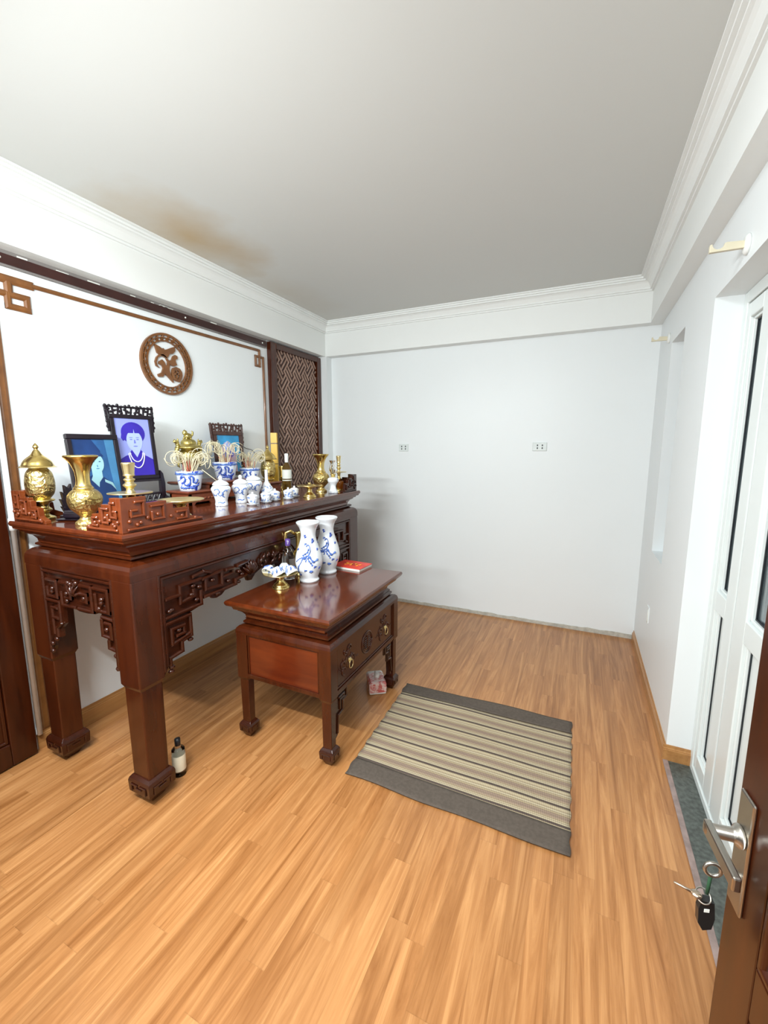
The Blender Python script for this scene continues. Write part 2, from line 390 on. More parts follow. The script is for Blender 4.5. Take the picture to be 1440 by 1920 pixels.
# uPVC double door in the right wall
XD = .600                                        # room-side face of the leaves
d1 = bpy.data.objects.new('door_1', None); COL.objects.link(d1); struct(d1)
m = MB(); FW = .045
m.box(XD-.005, DY1-FW, 0, XD+.075, DY1, DZ); m.box(XD-.005, DY0, 0, XD+.075, DY0+FW, DZ); m.box(XD-.005, DY0+FW, DZ-.05, XD+.075, DY1-FW, DZ); m.box(XD-.005, DY0+FW, 0, XD+.075, DY1-FW, .035)
m.build('door_frame', 'upvc_white', d1, bevel=.004)
def leaf(y0, y1, parent, x0=XD, st0=.095, st1=.095):
    l = bpy.data.objects.new('door_leaf', None); COL.objects.link(l); l.parent = parent
    m = MB(); z0, z1 = .04, DZ-.055; st = .09
    m.box(x0, y0, z0, x0+.055, y0+st0, z1); m.box(x0, y1-st1, z0, x0+.055, y1, z1)
    m.box(x0, y0+st0, z0, x0+.055, y1-st1, z0+.075); m.box(x0, y0+st0, z1-.06, x0+.055, y1-st1, z1); m.box(x0, y0+st0, .865, x0+.055, y1-st1, .955)
    # glazing beads
    for a, b_ in ((z0+.075, .865), (.955, z1-.06)):
        for q in ((y0+st0, y0+st0+.012), (y1-st1-.012, y1-st1)): m.box(x0+.012, q[0], a, x0+.03, q[1], b_)
        m.box(x0+.012, y0+st0, a, x0+.03, y1-st1, a+.012); m.box(x0+.012, y0+st0, b_-.012, x0+.03, y1-st1, b_)
    m.build('leaf_frame', 'upvc_white', l, bevel=.004)
    g = MB()
    for a, b_ in ((z0+.075, .865), (.955, z1-.06)):
        a += .012; b_ -= .012; ya, yb = y0+st0+.012, y1-st1-.012
        for q in ((ya, a, ya+.006, b_), (yb-.006, a, yb, b_), (ya, a, yb, a+.006), (ya, b_-.006, yb, b_)): g.box(x0+.024, q[0], q[1], x0+.031, q[2], q[3])
    g.build('gasket', 'gasket_black', l)
    MB().box(x0+.029, y0+st0+.01, z0+.08, x0+.034, y1-st1-.01, .862).build('lower_panel', 'upvc_white', l)
    MB().box(x0+.030, y0+st0+.01, .958, x0+.036, y1-st1-.01, z1-.062).build('pane', 'pane_glass', l)
    return l
leaf(2.095, DY1-.047, d1, st0=.10, st1=.035)
leaf(1.21, 2.078, d1, st0=.10, st1=.125)
MB().box(XD+.012, 2.078, .04, XD+.05, 2.095, DZ-.055).build('meeting_gasket', 'gasket_black', d1)
# handle of the big leaf
m = MB(); m.box(XD-.008, 1.235, 1.0, XD, 1.265, 1.2); m.tube([(XD, 1.25, 1.12), (XD-.05, 1.25, 1.12), (XD-.05, 1.36, 1.12)], .008, 8)
m.build('door_handle', 'steel', d1)
# granite threshold and strip
struct(MB().box(WR+.012, DY0, -.01, XD+.02, DY1, .004).build('trim_8', 'granite'))
struct(MB().box(WR-.012, DY0, 0, WR+.012, DY1, .007).build('trim_9', 'threshold_strip', bevel=.003))
# dark balcony outside
m = MB(); m.box(.80, .6, -.12, 2.2, 4.2, -.02); m.box(2.2, .6, -.1, 2.3, 4.2, 1.0); struct(m.build('floor_balcony', 'outdoor_dark'))

# ------------------------------------------------------------------ left wall joinery
P = front(WL)
m = MB()                                          # dark rail under the beam with fixings
m.box(WL, WN, 2.462, WL+.02, 3.05, 2.507, 0); m.box(WL, WN, 2.452, WL+.014, 3.05, 2.462, 1)
m.box(WL, WN, 2.507, WL+.016, 3.05, BZ, 1)
r_ = random.Random(5)
for i in range(9):
    y = 1.22+r_.uniform(0, 1.3); m.box(WL+.016, y, 2.509, WL+.0185, y+r_.uniform(.02, .07), 2.512+r_.uniform(0,.004), 2)
for y in (1.185, 2.22, 3.0): m.ball((WL+.021, y, 2.485), .006, 2)
o = m.build('wall_rail', ['dark_red_rail', 'grey_putty', 'label_white'], None, (WL, 1.5, 2.48)); tag(o, 'long dark red wooden rail running along the top of the left wall under the beam', 'rail')
# brown trim frame on the wall (flat strips with key corners)
m = MB(); t = .014; w = .020
def bar(a, b_, ww=w): m.seg(P, a, b_, ww, t, 0)
def pl(pts, ww=w):
    for a, b_ in zip(pts[:-1], pts[1:]): bar(a, b_, ww)
zt = 2.418
pl([(1.30, 2.397), (2.95, zt-.0)], .022); 
pl([(2.95, zt), (2.972, zt), (2.972, 2.366)], .02); pl([(2.925, 2.366), (3.018, 2.366), (3.018, .95)], .02)
pl([(2.972, 2.29), (2.925, 2.29), (2.925, 2.366)], .02); pl([(2.972, 2.366), (2.972, 2.29)], .02)
pl([(1.0, 2.397), (1.30, 2.397)], .04)
pl([(1.212, 2.39), (1.212, 2.335)], .036); pl([(1.10, 2.33), (1.285, 2.33), (1.285, 2.275), (1.205, 2.275), (1.205, 2.33)], .030)
pl([(1.136, 2.31), (1.136, .12)], .046)
o = m.build('wall_moulding', 'trim_wood', None, (WL, 2.0, 1.3), .002); tag(o, 'thin brown wooden trim frame with square key corners on the white left wall', 'moulding')
# cables under the mirror frame
m = MB(); m.tube([(WL+.004, 2.62+i*.02, 1.64+.012*sin(i*.7)-.0006*i*i) for i in range(18)], .0022, 5)
tag(m.build('wall_cable', 'grey_putty', None, (WL, 2.8, 1.6)), 'thin grey cable on the wall beside the smallest picture frame', 'cable')

# medallion with the fortune character
cy, cz, ra = 2.062, 2.150, .196
t_ = thing('wall_medallion', (WL, cy, cz), 'round brown pierced wooden medallion with a character on the left wall', 'wall ornament')
Pm = lambda u, v, d: (d, u, v)
m = MB()
def ring(m, r0, r1, h0, h1, seg=56):
    R_ = []
    for r, h in ((r0, h0), (r1, h0), (r1, h1), (r0, h1)): R_.append([Pm(r*cos(2*pi*i/seg), r*sin(2*pi*i/seg), h) for i in range(seg)])
    R_.append(R_[0]); m.loft(R_, 0, False, False)
ring(m, ra-.014, ra, 0, .016); ring(m, ra-.031, ra-.025, 0, .013); ring(m, ra-.052, ra-.044, 0, .013)
for i in range(26):
    a = 2*pi*i/26; m.seg(Pm, ((ra-.029)*cos(a), (ra-.029)*sin(a)), ((ra-.010)*cos(a), (ra-.010)*sin(a)), .011, .013)
    b_ = a+.09; m.seg(Pm, ((ra-.048)*cos(a), (ra-.048)*sin(a)), ((ra-.028)*cos(b_), (ra-.028)*sin(b_)), .008, .013)
    m.seg(Pm, ((ra-.048)*cos(a+.12), (ra-.048)*sin(a+.12)), ((ra-.028)*cos(b_-.03), (ra-.028)*sin(b_-.03)), .006, .013)
m.build('ring', 'trim_wood', t_)
m = MB(); s_ = .0098
def poly(pts, h=.014): m.prism([(x*s_, y*s_) for x, y in pts], Pm, 0, h)
# winged shape on top (u to the right, v up, unit about a centimetre)
poly([(-9,11.6),(-5.5,10.6),(-3.2,9.4),(-2.6,10.2),(-1.8,9.2),(0,9.8),(4,11.8),(6.5,12.8),(6.6,10.0),(4.6,7.8),(2,7.2),(.3,4.6),(-1.2,3.9),(-5,5.0),(-7.6,6.2),(-8.4,9)])
# left radical
poly([(-4.9,4.6),(-3.3,4.9),(-1.4,4.0),(0,1.8),(-.3,-1.0),(-1.6,-.8),(-2.4,1.0),(-4.2,2.6),(-6.6,.9),(-6.9,-.6),(-4.5,-1.6),(-3.8,-3),(-5.2,-6),(-8.2,-7.6),(-7.6,-9.2),(-4.6,-8.8),(-2.6,-6.4),(-1.0,-7.8),(1.8,-10.2),(3.6,-11.6),(3.4,-9),(1.6,-6.4),(.9,-3.2),(1.6,.2),(1.1,2.5),(-1,5.0),(-3,6.2),(-6,5.6),(-8.4,3.4),(-9.6,0.4),(-9.0,-2.4),(-6.4,-3.4),(-8,-2),(-8.6,.2),(-7.2,3.2)])
# upper right stroke and the field box
poly([(1.0,2.2),(3.2,3.8),(4.4,6.2),(6.2,7.4),(8.0,6.8),(8.2,5.2),(6.4,4.2),(6.4,2.6),(7.4,.8),(4.6,-.6),(2.2,-.2)])
for pts in ([(3.8,-1.6),(6.5,-.6),(9.2,-1.2),(11,-3.4),(11.2,-6),(10.2,-8.6),(8.8,-10.6),(6.2,-10.4),(3.6,-9.2),(2.6,-7),(4.6,-6.8),(5.0,-8.0),(8.0,-8.6),(9.0,-6),(8.8,-3.8),(7.6,-2.6),(5.2,-3.4),(4.6,-5.2),(2.6,-5.4),(2.9,-3.2)], [(4.4,-4.8),(9.2,-4.4),(9.2,-5.8),(4.4,-6.2)], [(6.0,-3.2),(7.2,-3),(7.4,-9),(6.0,-9)], [(2.6,-5.4),(4.4,-5.2),(4.6,-7),(2.6,-7)]):
    poly(pts)
m.build('character', 'trim_wood', t_, bevel=.0015)

# lattice screen in the far left corner
t_ = thing('lattice_screen', (WL, 3.45, .0), 'tall brown lattice screen panel with a diagonal fret pattern at the far corner', 'screen')
O = (WL, 3.45, 0); ly0, ly1, lz0, lz1 = 3.075, BB-.006, .10, BZ-.012
m = MB(); fw = .062
xs = WL+.002
m.box(xs, ly0, lz0, xs+.045, ly0+.075, lz1); m.box(xs, ly1-fw, lz0, xs+.045, ly1, lz1); m.box(xs, ly0+.075, lz1-.05, xs+.045, ly1-fw, lz1); m.box(xs, ly0+.075, lz0, xs+.045, ly1-fw, lz0+.10)
m.build('frame', 'rosewood', t_, O, .004)
MB().box(xs, ly0+.07, lz0+.05, xs+.010, ly1-fw+.005, lz1-.03).build('backing', 'lattice_back', t_, O)
m = MB(); Y0, Y1, Z0, Z1 = ly0+.075, ly1-fw, lz0+.1, lz1-.05
Pl = front(xs+.010)
def clipseg(a, b_):
    (x0, y0), (x1, y1) = a, b_; dx, dy = x1-x0, y1-y0; t0, t1 = 0., 1.
    for p_, q_ in ((-dx, x0-Y0), (dx, Y1-x0), (-dy, y0-Z0), (dy, Z1-y0)):
        if p_ == 0:
            if q_ < 0: return None
        else:
            r = q_/p_
            if p_ < 0: t0 = max(t0, r)
            else: t1 = min(t1, r)
    return ((x0+t0*dx, y0+t0*dy), (x0+t1*dx, y0+t1*dy)) if t0 < t1 else None
A, st = radians(52), .037
ea = (cos(A), sin(A)); eb = (-cos(A), sin(A))
def W2(i, j): return (Y0+i*ea[0]*st+j*eb[0]*st, Z0+i*ea[1]*st+j*eb[1]*st)
for I in range(-30, 60):
    for J in range(-30, 60):
        i, j = I*3, J*3
        if (I+J) % 2 == 0: segs = [((i-1, j+k), (i+3, j+k)) if k == 1 else ((i+(-.0 if k == 0 else 0), j+k), (i+3-(0 if k == 0 else 0), j+k)) for k in (0, 1, 2)]
        else: segs = [((i+k, j-1), (i+k, j+3)) if k == 1 else ((i+k, j), (i+k, j+3)) for k in (0, 1, 2)]
        for a, b_ in segs:
            c = clipseg(W2(*a), W2(*b_))
            if c and (abs(c[0][0]-c[1][0])+abs(c[0][1]-c[1][1])) > .004: m.seg(Pl, c[0], c[1], .0115, .012)
m.build('fretwork', 'lattice_wood', t_, O)

# dark panelled door leaf folded on the left wall, white pipe beside it
t_ = thing('wooden_cupboard_door', (WL, .75, 0), 'dark reddish brown panelled wooden door at the far left edge', 'door')
O = (WL, .75, 0); x0 = WL+.005; m = MB()
ya, yb, zb, zc = .30, 1.074, .01, 2.15
for q in ((ya, ya+.11, zb, zc), (yb-.11, yb, zb, zc), (ya+.11, yb-.11, zb, zb+.12), (ya+.11, yb-.11, .80, .92), (ya+.11, yb-.11, zc-.12, zc)): m.box(x0, q[0], q[2], x0+.035, q[1], q[3])
m.build('frame', 'dark_door_wood', t_, O, .005)
for z0, z1 in ((zb+.12, .80), (.92, zc-.12)):
    pm = MB(); pm.box(x0+.004, ya+.11, z0, x0+.018, yb-.11, z1)
    pm.rect(0, 0, 0, 0, [(0, 0), (0, .0001)]) if False else None
    pm.build('panel', 'dark_door_wood', t_, O)
    q = MB(); Pd = front(x0+.018)
    for a, b_ in (((ya+.12, z0+.01), (yb-.12, z0+.01)), ((yb-.12, z0+.01), (yb-.12, z1-.01)), ((yb-.12, z1-.01), (ya+.12, z1-.01)), ((ya+.12, z1-.01), (ya+.12, z0+.01))): q.seg(Pd, a, b_, .016, .010)
    q.build('panel_moulding', 'dark_door_wood', t_, O)
m = MB(); 
for k in range(5): m.ball((x0+.046, .945+.012*(k % 2), .865+.014*k), .011, 0, .6, 1, 1)
m.box(x0+.035, .93, .845, x0+.042, .99, .852); m.build('escutcheon', 'steel', t_, O)
m = MB(); m.lathe([(.012, .10), (.012, 1.2), (.016, 1.2), (.016, 1.26), (.012, 1.26), (.012, 2.3)], (WL+.035, 1.093, 0), 16, cap=True)
m.box(WL, 1.080, .10, WL+.025, 1.106, .13)
tag(m.build('wall_pipe', 'pipe_white', None, (WL+.035, 1.093, .1)), 'slim white vertical pipe between the dark door and the altar table', 'pipe')

# sockets and curtain brackets
def socket(x, z, w, label):
    t_ = thing('wall_socket', (x, WB, z), label, 'socket')
    m = MB(); m.rect(-w/2, -.036, w/2, .036, [(0, 0), (0, .006), (-.003, .011)])
    m2 = MB(); m2.v = [(a, -c, b_) for a, b_, c in m.v]; m2.f = m.f; m2.mi = m.mi; m2.sm = m.sm; m2.build('plate', 'socket_white', t_)
    for dx in (-.018, .022):
        k = MB()
        for dz in (-.012, .012): k.box(dx-.005, -.0125, dz-.007, dx+.005, -.0105, dz+.007)
        k.build('outlet_slot', 'socket_dark', t_)
socket(-1.615, 1.603, .10, 'left of the two white wall sockets on the back wall')
socket(-.338, 1.611, .118, 'right of the two white wall sockets on the back wall')
m = MB(); m.box(-.006, -.035, -.055, 0, .035, .055)
o = m.build('socket_cover', 'wall_paint', None); o.location = (WR, 3.33, .455); tag(o, 'blank cover plate low on the right wall with a chipped edge', 'cover plate')
c = MB().tube([(-.008, -.03, .04), (-.009, -.036, .01), (-.009, -.036, -.02), (-.008, -.033, -.05)], .003, 6).build('chip', 'label_white', o)
def bracket(y, z, label, ln=.105):
    t_ = thing('curtain_rod_bracket', (WR, y, z), label, 'bracket', rot=0)
    m = MB(); m.lathe([(.001, 0), (.030, 0), (.030, .008), (.022, .014), (.001, .014)], seg=20); m.v = [(-c_, a, b_*1.15) for a, b_, c_ in m.v]; m.build('base_plate', 'cap_white', t_)
    m = MB(); L_ = ln
    pr = [(.01,-.012),(L_,-.012),(L_,.014),(L_-.008,.016)]+[(L_-.026+.018*cos(a), .014-.018*sin(a)) for a in [pi*k/8 for k in range(9)]]+[(L_-.050,.016),(.01,.012)]
    m.prism(pr, lambda u, v, d: (-u, d, v), -.008, .008); m.build('arm', 'cream_plastic', t_, bevel=.002)
bracket(2.02, 2.315, 'nearer cream curtain rod bracket on the right wall above the glass door', .115)
bracket(3.55, 2.335, 'farther cream curtain rod bracket on the right wall beside the window recess', .105)

# ------------------------------------------------------------------ altar table
AX0, AX1, AY0, AY1 = -2.43, -1.65, 1.085, 3.045
O = (-2.04, 2.06, 0)
alt = thing('altar_table', O, 'large carved glossy reddish wood altar table along the left wall', 'table')
m = MB(); m.rect(-2.44, 1.048, -1.618, 3.03, [(-.075, 1.150), (-.072, 1.168), (-.060, 1.186), (-.040, 1.198), (-.040, 1.206), (-.026, 1.208), (-.022, 1.218), (-.008, 1.222), (-.006, 1.232), (0, 1.236), (.003, 1.246), (0, 1.2565), (-.004, 1.26)])
m.build('tabletop', 'rosewood_top', alt, O)
m = MB(); m.rect(AX0, AY0, AX1, AY1, [(-.075, 1.125), (-.045, 1.128), (-.035, 1.136), (-.036, 1.144), (-.048, 1.150), (-.08, 1.152)])
m.build('waist_moulding', 'rosewood', alt, O)
m = MB()
m.rect(AX0, AY0, AX1, AY1, [(-.11, 1.048), (0, 1.048), (0, 1.078), (-.003, 1.095), (-.012, 1.110), (-.026, 1.120), (-.045, 1.126), (-.11, 1.127)])
m.build('apron_rail', 'rosewood', alt, O)
def altar_leg(x0, x1, y0, y1):                    # box of the leg; outer corner handled by caller
    m = MB()
    m.rect(x0, y0, x1, y1, [(-.012, .118), (-.010, .50), (-.010, .555), (0, .575), (0, 1.05)])
    l = m.build('leg', 'rosewood', alt, O, .006, 3)
    f = MB(); f.rect(x0, y0, x1, y1, [(-.035, 0), (-.010, .042), (.004, .052), (.006, .105), (.002, .118), (-.008, .130), (-.012, .131)])
    for Pq, u0, u1 in ((front(x1+.006), y0, y1), (side(y0-.006), x0, x1)):
        f.path(Pq, [(u0+.02, .065), (u0+.02, .095), (u0+.055, .095)], .008, .004); f.path(Pq, [(u1-.055, .095), (u1-.02, .095), (u1-.02, .065)], .008, .004)
        f.path(Pq, [((u0+u1)/2-.015, .08), ((u0+u1)/2+.015, .08)], .008, .004)
    f.build('foot', 'rosewood_carved', l, O, .003)
for x0, x1 in ((AX0, AX0+.13), (AX1-.13, AX1)):
    for y0, y1 in ((AY0, AY0+.125), (AY1-.125, AY1)): altar_leg(x0, x1, y0, y1)
# carved front apron
def half_front():
    bot = [(1.207,.56),(1.235,.60),(1.235,.635),(1.322,.643),(1.322,.69),(1.375,.702),(1.375,.820),(1.447,.832),(1.447,.862),(1.50,.858),(1.515,.842),(1.54,.836),(1.575,.842),(1.60,.858),(1.678,.862),(1.682,.886),(1.755,.892),(1.768,.862),(1.80,.858),(1.83,.886),(1.88,.905),(1.95,.895),(2.06,.905)]
    return bot
def carve(P, u_mirror, name, parent, origin):
    bot = half_front(); M = lambda p: (2*u_mirror-p[0], p[1])
    full = [(1.205, 1.05)]+bot+[M(p) for p in bot[-2::-1]]+[M((1.205, 1.05))]
    m = MB(); m.prism(full, P, -.030, -.014); m.build(name, 'rosewood_carved', parent, origin)
    m = MB(); P2 = lambda u, v, d: P(u, v, d-.014)
    paths = [[(1.212,1.044),(2.06,1.044)], [(1.212,1.044),(1.212,.60)], [(1.226,1.028),(2.06,1.028)], [(1.226,1.028),(1.226,.62)],
             [(1.245,.612),(1.245,.645),(1.312,.652),(1.312,.70),(1.366,.71),(1.366,.812),(1.235,.812)],
             [(1.262,.705),(1.262,.778),(1.328,.774),(1.328,.738),(1.290,.738)], [(1.262,.705),(1.352,.722)],
             [(1.235,.838),(1.437,.842),(1.437,.905)], [(1.245,.925),(1.320,.925),(1.320,.965),(1.438,.968)], [(1.320,.885),(1.320,.925)],[(1.320,.885),(1.395,.895),(1.395,.925)],
             [(1.455,.962),(1.575,.972),(1.575,.895),(1.470,.905),(1.470,.962)], [(1.575,.935),(1.655,.94),(1.655,.965),(1.61,.968)],
             [(1.46,.870),(1.67,.874),(1.67,.898),(1.75,.902)], [(1.40,.99),(1.46,1.0),(1.50,.985)], [(1.69,.97),(1.76,.975)]]
    for p in paths:
        m.path(P2, p, .017, .016); m.path(P2, [M(q) for q in p], .017, .016)
    r = random.Random(11)
    for c in [(1.27,.868),(1.395,.945),(1.385,.905),(1.41,.872),(1.43,.93),(1.515,.94),(1.54,.86),(1.62,.905),(1.26,.865),(1.30,.76),(1.70,.935),(1.72,.915),(1.25,.60),(1.245,.58),(1.69,.88),(1.36,.69)]:
        for q in (c, M(c)):
            p3 = P2(*q, .006); m.ball(p3, .013, 0, 1, 1.2, .8, 8)
    # central bird among leaves
    for k in range(34):
        a = radians(20+r.uniform(0, 140)); s0 = 1 if k % 2 else -1
        c0 = (2.06+s0*r.uniform(.02, .30), .94+r.uniform(-.02, .03)); l = r.uniform(.03, .06)
        aa = radians(90)+s0*r.uniform(-.9, 1.1)
        pts = [P2(c0[0]+cos(aa)*l*t-.02*s0*t*t, c0[1]+sin(aa)*l*t*.9-.01, .008+.010*sin(pi*t)) for t in (0, .25, .5, .75, 1)]
        m.tube(pts, [.002, .007, .008, .006, .001], 6)
    for s0 in (-1, 1):
        for k in range(7):
            aa = radians(30+k*18); c0 = (2.06-s0*.28, .895)
            m.tube([P2(c0[0]+s0*cos(aa)*.075*t, c0[1]+sin(aa)*.085*t, .008+.012*sin(pi*t)) for t in (0, .3, .6, .85, 1)], [.002, .007, .009, .006, .001], 6)
    m.build('carving', 'rosewood_carved', parent, origin)
carve(front(AX1), (AY0+AY1)/2, 'front_apron', alt, O)
# side apron facing the camera
Ps = side(AY0); m = MB()
poly_s = [(-2.305,1.05),(-2.305,.60),(-2.285,.64),(-2.285,.69),(-2.215,.70),(-2.212,.745),(-2.178,.775),(-2.178,.884),(-2.158,.884),(-2.156,.862),(-2.075,.864),(-2.05,.858),(-1.99,.858),(-1.93,.864),(-1.925,.874),(-1.888,.874),(-1.886,.768),(-1.848,.762),(-1.844,.717),(-1.795,.712),(-1.785,.60),(-1.778,1.05)]
m.prism(poly_s, Ps, -.030, -.014); m.build('side_apron', 'rosewood_carved', alt, O)
m = MB(); P2 = lambda u, v, d: Ps(u, v, d-.014)
for p in [[(-2.300,1.044),(-1.782,1.044)], [(-2.29,1.028),(-1.79,1.028)], [(-2.298,1.044),(-2.298,.62)], [(-1.786,1.044),(-1.786,.64)],
          [(-2.27,.985),(-2.195,.985),(-2.195,.905),(-2.27,.905),(-2.27,.945)], [(-2.188,.872),(-2.188,.78),(-2.225,.75),(-2.225,.71)], [(-2.285,.884),(-2.188,.884)],
          [(-2.25,.85),(-2.21,.85)], [(-2.25,.80),(-2.21,.80)], [(-2.25,.85),(-2.25,.72)],
          [(-2.165,.985),(-2.11,.985),(-2.11,.955)], [(-2.16,.935),(-2.16,.875),(-2.065,.876)], [(-2.13,.915),(-2.09,.915),(-2.09,.96)],
          [(-2.035,.876),(-1.935,.876),(-1.935,.99),(-2.01,.99)], [(-2.02,.95),(-1.97,.95),(-1.97,.915),(-2.01,.915)], [(-1.915,.99),(-1.82,.99),(-1.82,.89),(-1.905,.89),(-1.905,.96)],
          [(-1.87,.865),(-1.80,.86)], [(-1.876,.85),(-1.876,.778),(-1.815,.774),(-1.815,.84),(-1.85,.84)], [(-1.836,.76),(-1.836,.727),(-1.795,.722)]]:
    m.path(P2, p, .015, .015)
for c in [(-2.23,.945),(-2.235,.93),(-2.12,.935),(-2.10,.99),(-2.085,.985),(-2.12,.90),(-1.99,.93),(-1.865,.93),(-1.862,.945),(-2.05,.985),(-2.04,.995),(-1.885,.90),(-1.845,.81),(-2.24,.69),(-2.28,.66),(-2.285,.62),(-1.795,.70),(-1.79,.64)]:
    m.ball(P2(*c, .008), .012, 0, 1.1, 1, 1, 8)
for k in range(5):
    aa = radians(25+k*30); m.tube([P2(-2.06+cos(aa)*.055*t, .93+sin(aa)*.065*t, .008+.010*sin(pi*t)) for t in (0, .3, .6, 1)], [.002, .007, .007, .001], 6)
m.build('carving', 'rosewood_carved', alt, O)
# corner ornaments on the top: stepped fret blocks
def ornament(cx, cy, sx, sy, lx, ly, h=.135):
    """corner at (cx,cy); arms towards sx (X) and sy (Y)."""
    t = .024; o = None
    m = MB()
    def arm(P, L_, n):
        prof = [(t*(1-n),0),(t*(1-n),h),(L_*.28,h),(L_*.28,h*.80),(L_*.52,h*.80),(L_*.52,h*.70),(L_*.60,h*.70),(L_*.60,h*.52),(L_*.80,h*.50),(L_*.82,h*.22),(L_,h*.10),(L_,0)]
        m.prism(prof, P, -t, 0)
        Pq = P
        for p in ([(.026,.012),(L_-.02,.012)], [(.03*L_/.2,h*.86),(L_*.24,h*.86),(L_*.24,h*.45),(L_*.10,h*.45),(L_*.10,h*.62),(L_*.16,h*.62)], [(L_*.33,h*.68),(L_*.47,h*.68),(L_*.47,h*.28),(L_*.33,h*.28),(L_*.33,h*.5)], [(L_*.64,h*.40),(L_*.76,h*.40),(L_*.76,h*.18),(L_*.64,h*.18)]):
            m.path(Pq, p, .011, .009)
        for q in ((L_*.08,h*.32),(L_*.20,h*.25),(L_*.28,h*.36),(L_*.40,h*.42),(L_*.56,h*.30),(L_*.70,h*.26),(L_*.88,h*.12),(L_*.16,h*.20)): m.ball(Pq(*q, .003), .009, 0, 1, 1, 1, 8)
    zt_ = 1.26
    arm(lambda u, v, d: (cx+sx*u, cy-sy*d, zt_+v), lx, 0)
    arm(lambda u, v, d: (cx-sx*d, cy+sy*u, zt_+v), ly, 1)
    return m
ornament(-1.640, 1.066, -1, 1, .235, .40, .142).build('corner_ornament', 'ornament_wood', alt, O, .0015, 1)
ornament(-2.43, 1.066, 1, 1, .26, .20, .142).build('corner_ornament', 'ornament_wood', alt, O, .0015, 1)
ornament(-1.640, 3.015, -1, -1, .235, .22, .132).build('corner_ornament', 'rosewood_carved', alt, O, .0015, 1)

# ------------------------------------------------------------------ small offering table
BX0, BX1, BY0, BY1 = -1.640, -1.040, 1.632, 2.465
O = (-1.34, 2.05, 0)
sm = thing('offering_table', O, 'small low glossy reddish wood table with carved drawer in front of the altar', 'table')
m = MB(); m.rect(-1.662, 1.587, -1.015, 2.473, [(-.075, .700), (-.072, .716), (-.060, .732), (-.045, .742), (-.045, .749), (-.030, .752), (-.024, .768), (-.006, .776), (0, .784), (.002, .794), (-.002, .803), (-.005, .805)])
m.build('tabletop', 'rosewood_top', sm, O)
m = MB(); m.rect(BX0, BY0, BX1, BY1, [(-.075, .655), (-.045, .657), (-.030, .666), (-.030, .676), (-.042, .684), (-.038, .690), (-.050, .700), (-.08, .702)]); m.build('waist_moulding', 'rosewood', sm, O)
m = MB(); m.rect(BX0, BY0, BX1, BY1, [(-.07, .612), (0, .612), (0, .628), (-.004, .642), (-.014, .652), (-.030, .657), (-.07, .658)]); m.build('apron_rail', 'rosewood', sm, O)
def small_leg(x0, y0, w=.072, d=.064):
    m = MB(); m.rect(x0, y0, x0+w, y0+d, [(-.010, .085), (-.008, .345), (0, .362), (0, .615)]); l = m.build('leg', 'rosewood', sm, O, .004, 3)
    f = MB(); f.rect(x0, y0, x0+w, y0+d, [(-.018, 0), (-.006, .030), (.003, .036), (.005, .076), (0, .086), (-.008, .096), (-.010, .097)])
    for Pq, u0, u1 in ((front(x0+w+.004), y0, y0+d), (side(y0-.004), x0, x0+w)): f.path(Pq, [(u0+.012, .045), (u0+.012, .066), (u1-.012, .066), (u1-.012, .045)], .006, .003)
    f.build('foot', 'rosewood_carved', l, O, .002)
for x0 in (BX0, BX1-.072):
    for y0 in (BY0, BY1-.064): small_leg(x0, y0)
# side panels (near and far), back panel
for y in (BY0+.012, BY1-.030):
    m = MB(); m.box(BX0+.07, y, .385, BX1-.07, y+.018, .615); m.build('side_panel', 'redwood_panel', sm, O)
m = MB()
for p in ([(BX0+.078, .606), (BX1-.078, .606)], [(BX0+.078, .606), (BX0+.078, .395)], [(BX1-.078, .606), (BX1-.078, .395)]): m.path(side(BY0+.012), p, .008, .006)
m.box(BX0+.07, BY0+.002, .366, BX1-.07, BY0+.03, .388); m.box(BX0+.07, BY1-.03, .366, BX1-.07, BY1-.002, .388); m.box(BX1-.03, BY0+.06, .366, BX1-.002, BY1-.06, .388); m.box(BX0, BY0+.06, .366, BX0+.03, BY1-.06, .388)
m.build('bottom_rail', 'rosewood', sm, O, .003)
MB().box(BX0+.004, BY0+.06, .385, BX0+.02, BY1-.06, .615).build('back_panel', 'rosewood', sm, O)
m = MB(); m.box(BX1-.045, BY0+.066, .388, BX1-.012, BY1-.066, .613); dr = m.build('drawer', 'rosewood', sm, O, .002)
dm = MB(); Pf = front(BX1-.012)
for p in ([(1.706, .605), (2.392, .605)], [(1.706, .395), (2.392, .395)], [(1.706, .605), (1.706, .395)], [(2.392, .605), (2.392, .395)]): dm.path(Pf, p, .006, .005)
def curl(c, r, a0, a1, n=14, k=1.0, th=.0048):
    dm.tube([Pf(c[0]+r*(1-k*.4*i/n)*cos(a0+(a1-a0)*i/n), c[1]+r*(1-k*.4*i/n)*sin(a0+(a1-a0)*i/n), .001) for i in range(n+1)], th, 6)
for cy_ in (1.815, 2.262):
    for s0 in (-1, 1):
        curl((cy_+s0*.028, .525), .028, pi/2, pi/2+s0*4.6); curl((cy_+s0*.050, .490), .022, 0, 5, 12); curl((cy_+s0*.02, .555), .022, 0, s0*4)
        curl((cy_+s0*.035, .455), .024, -pi/2, -pi/2+s0*4.5)
        dm.tube([Pf(cy_+s0*x_, .49+z_, 0) for x_, z_ in ((.07, -.02), (.085, .0), (.10, -.015), (.115, -.01))], .003, 5)
for k in range(24):
    a = 2*pi*k/24
curl((2.041, .50), .062, 0, 2*pi, 28, 0)
curl((2.041, .50), .050, 0, 2*pi, 28, 0, .002)
for dz in (-.03, -.018, -.006, .006, .018, .03): dm.path(Pf, [(2.041-.04+abs(dz)*.5, .50+dz), (2.041+.04-abs(dz)*.5, .50+dz)], .005, .005)
dm.path(Pf, [(2.041, .465), (2.041, .537)], .005, .005)
dm.build('drawer_carving', 'rosewood', dr, O)
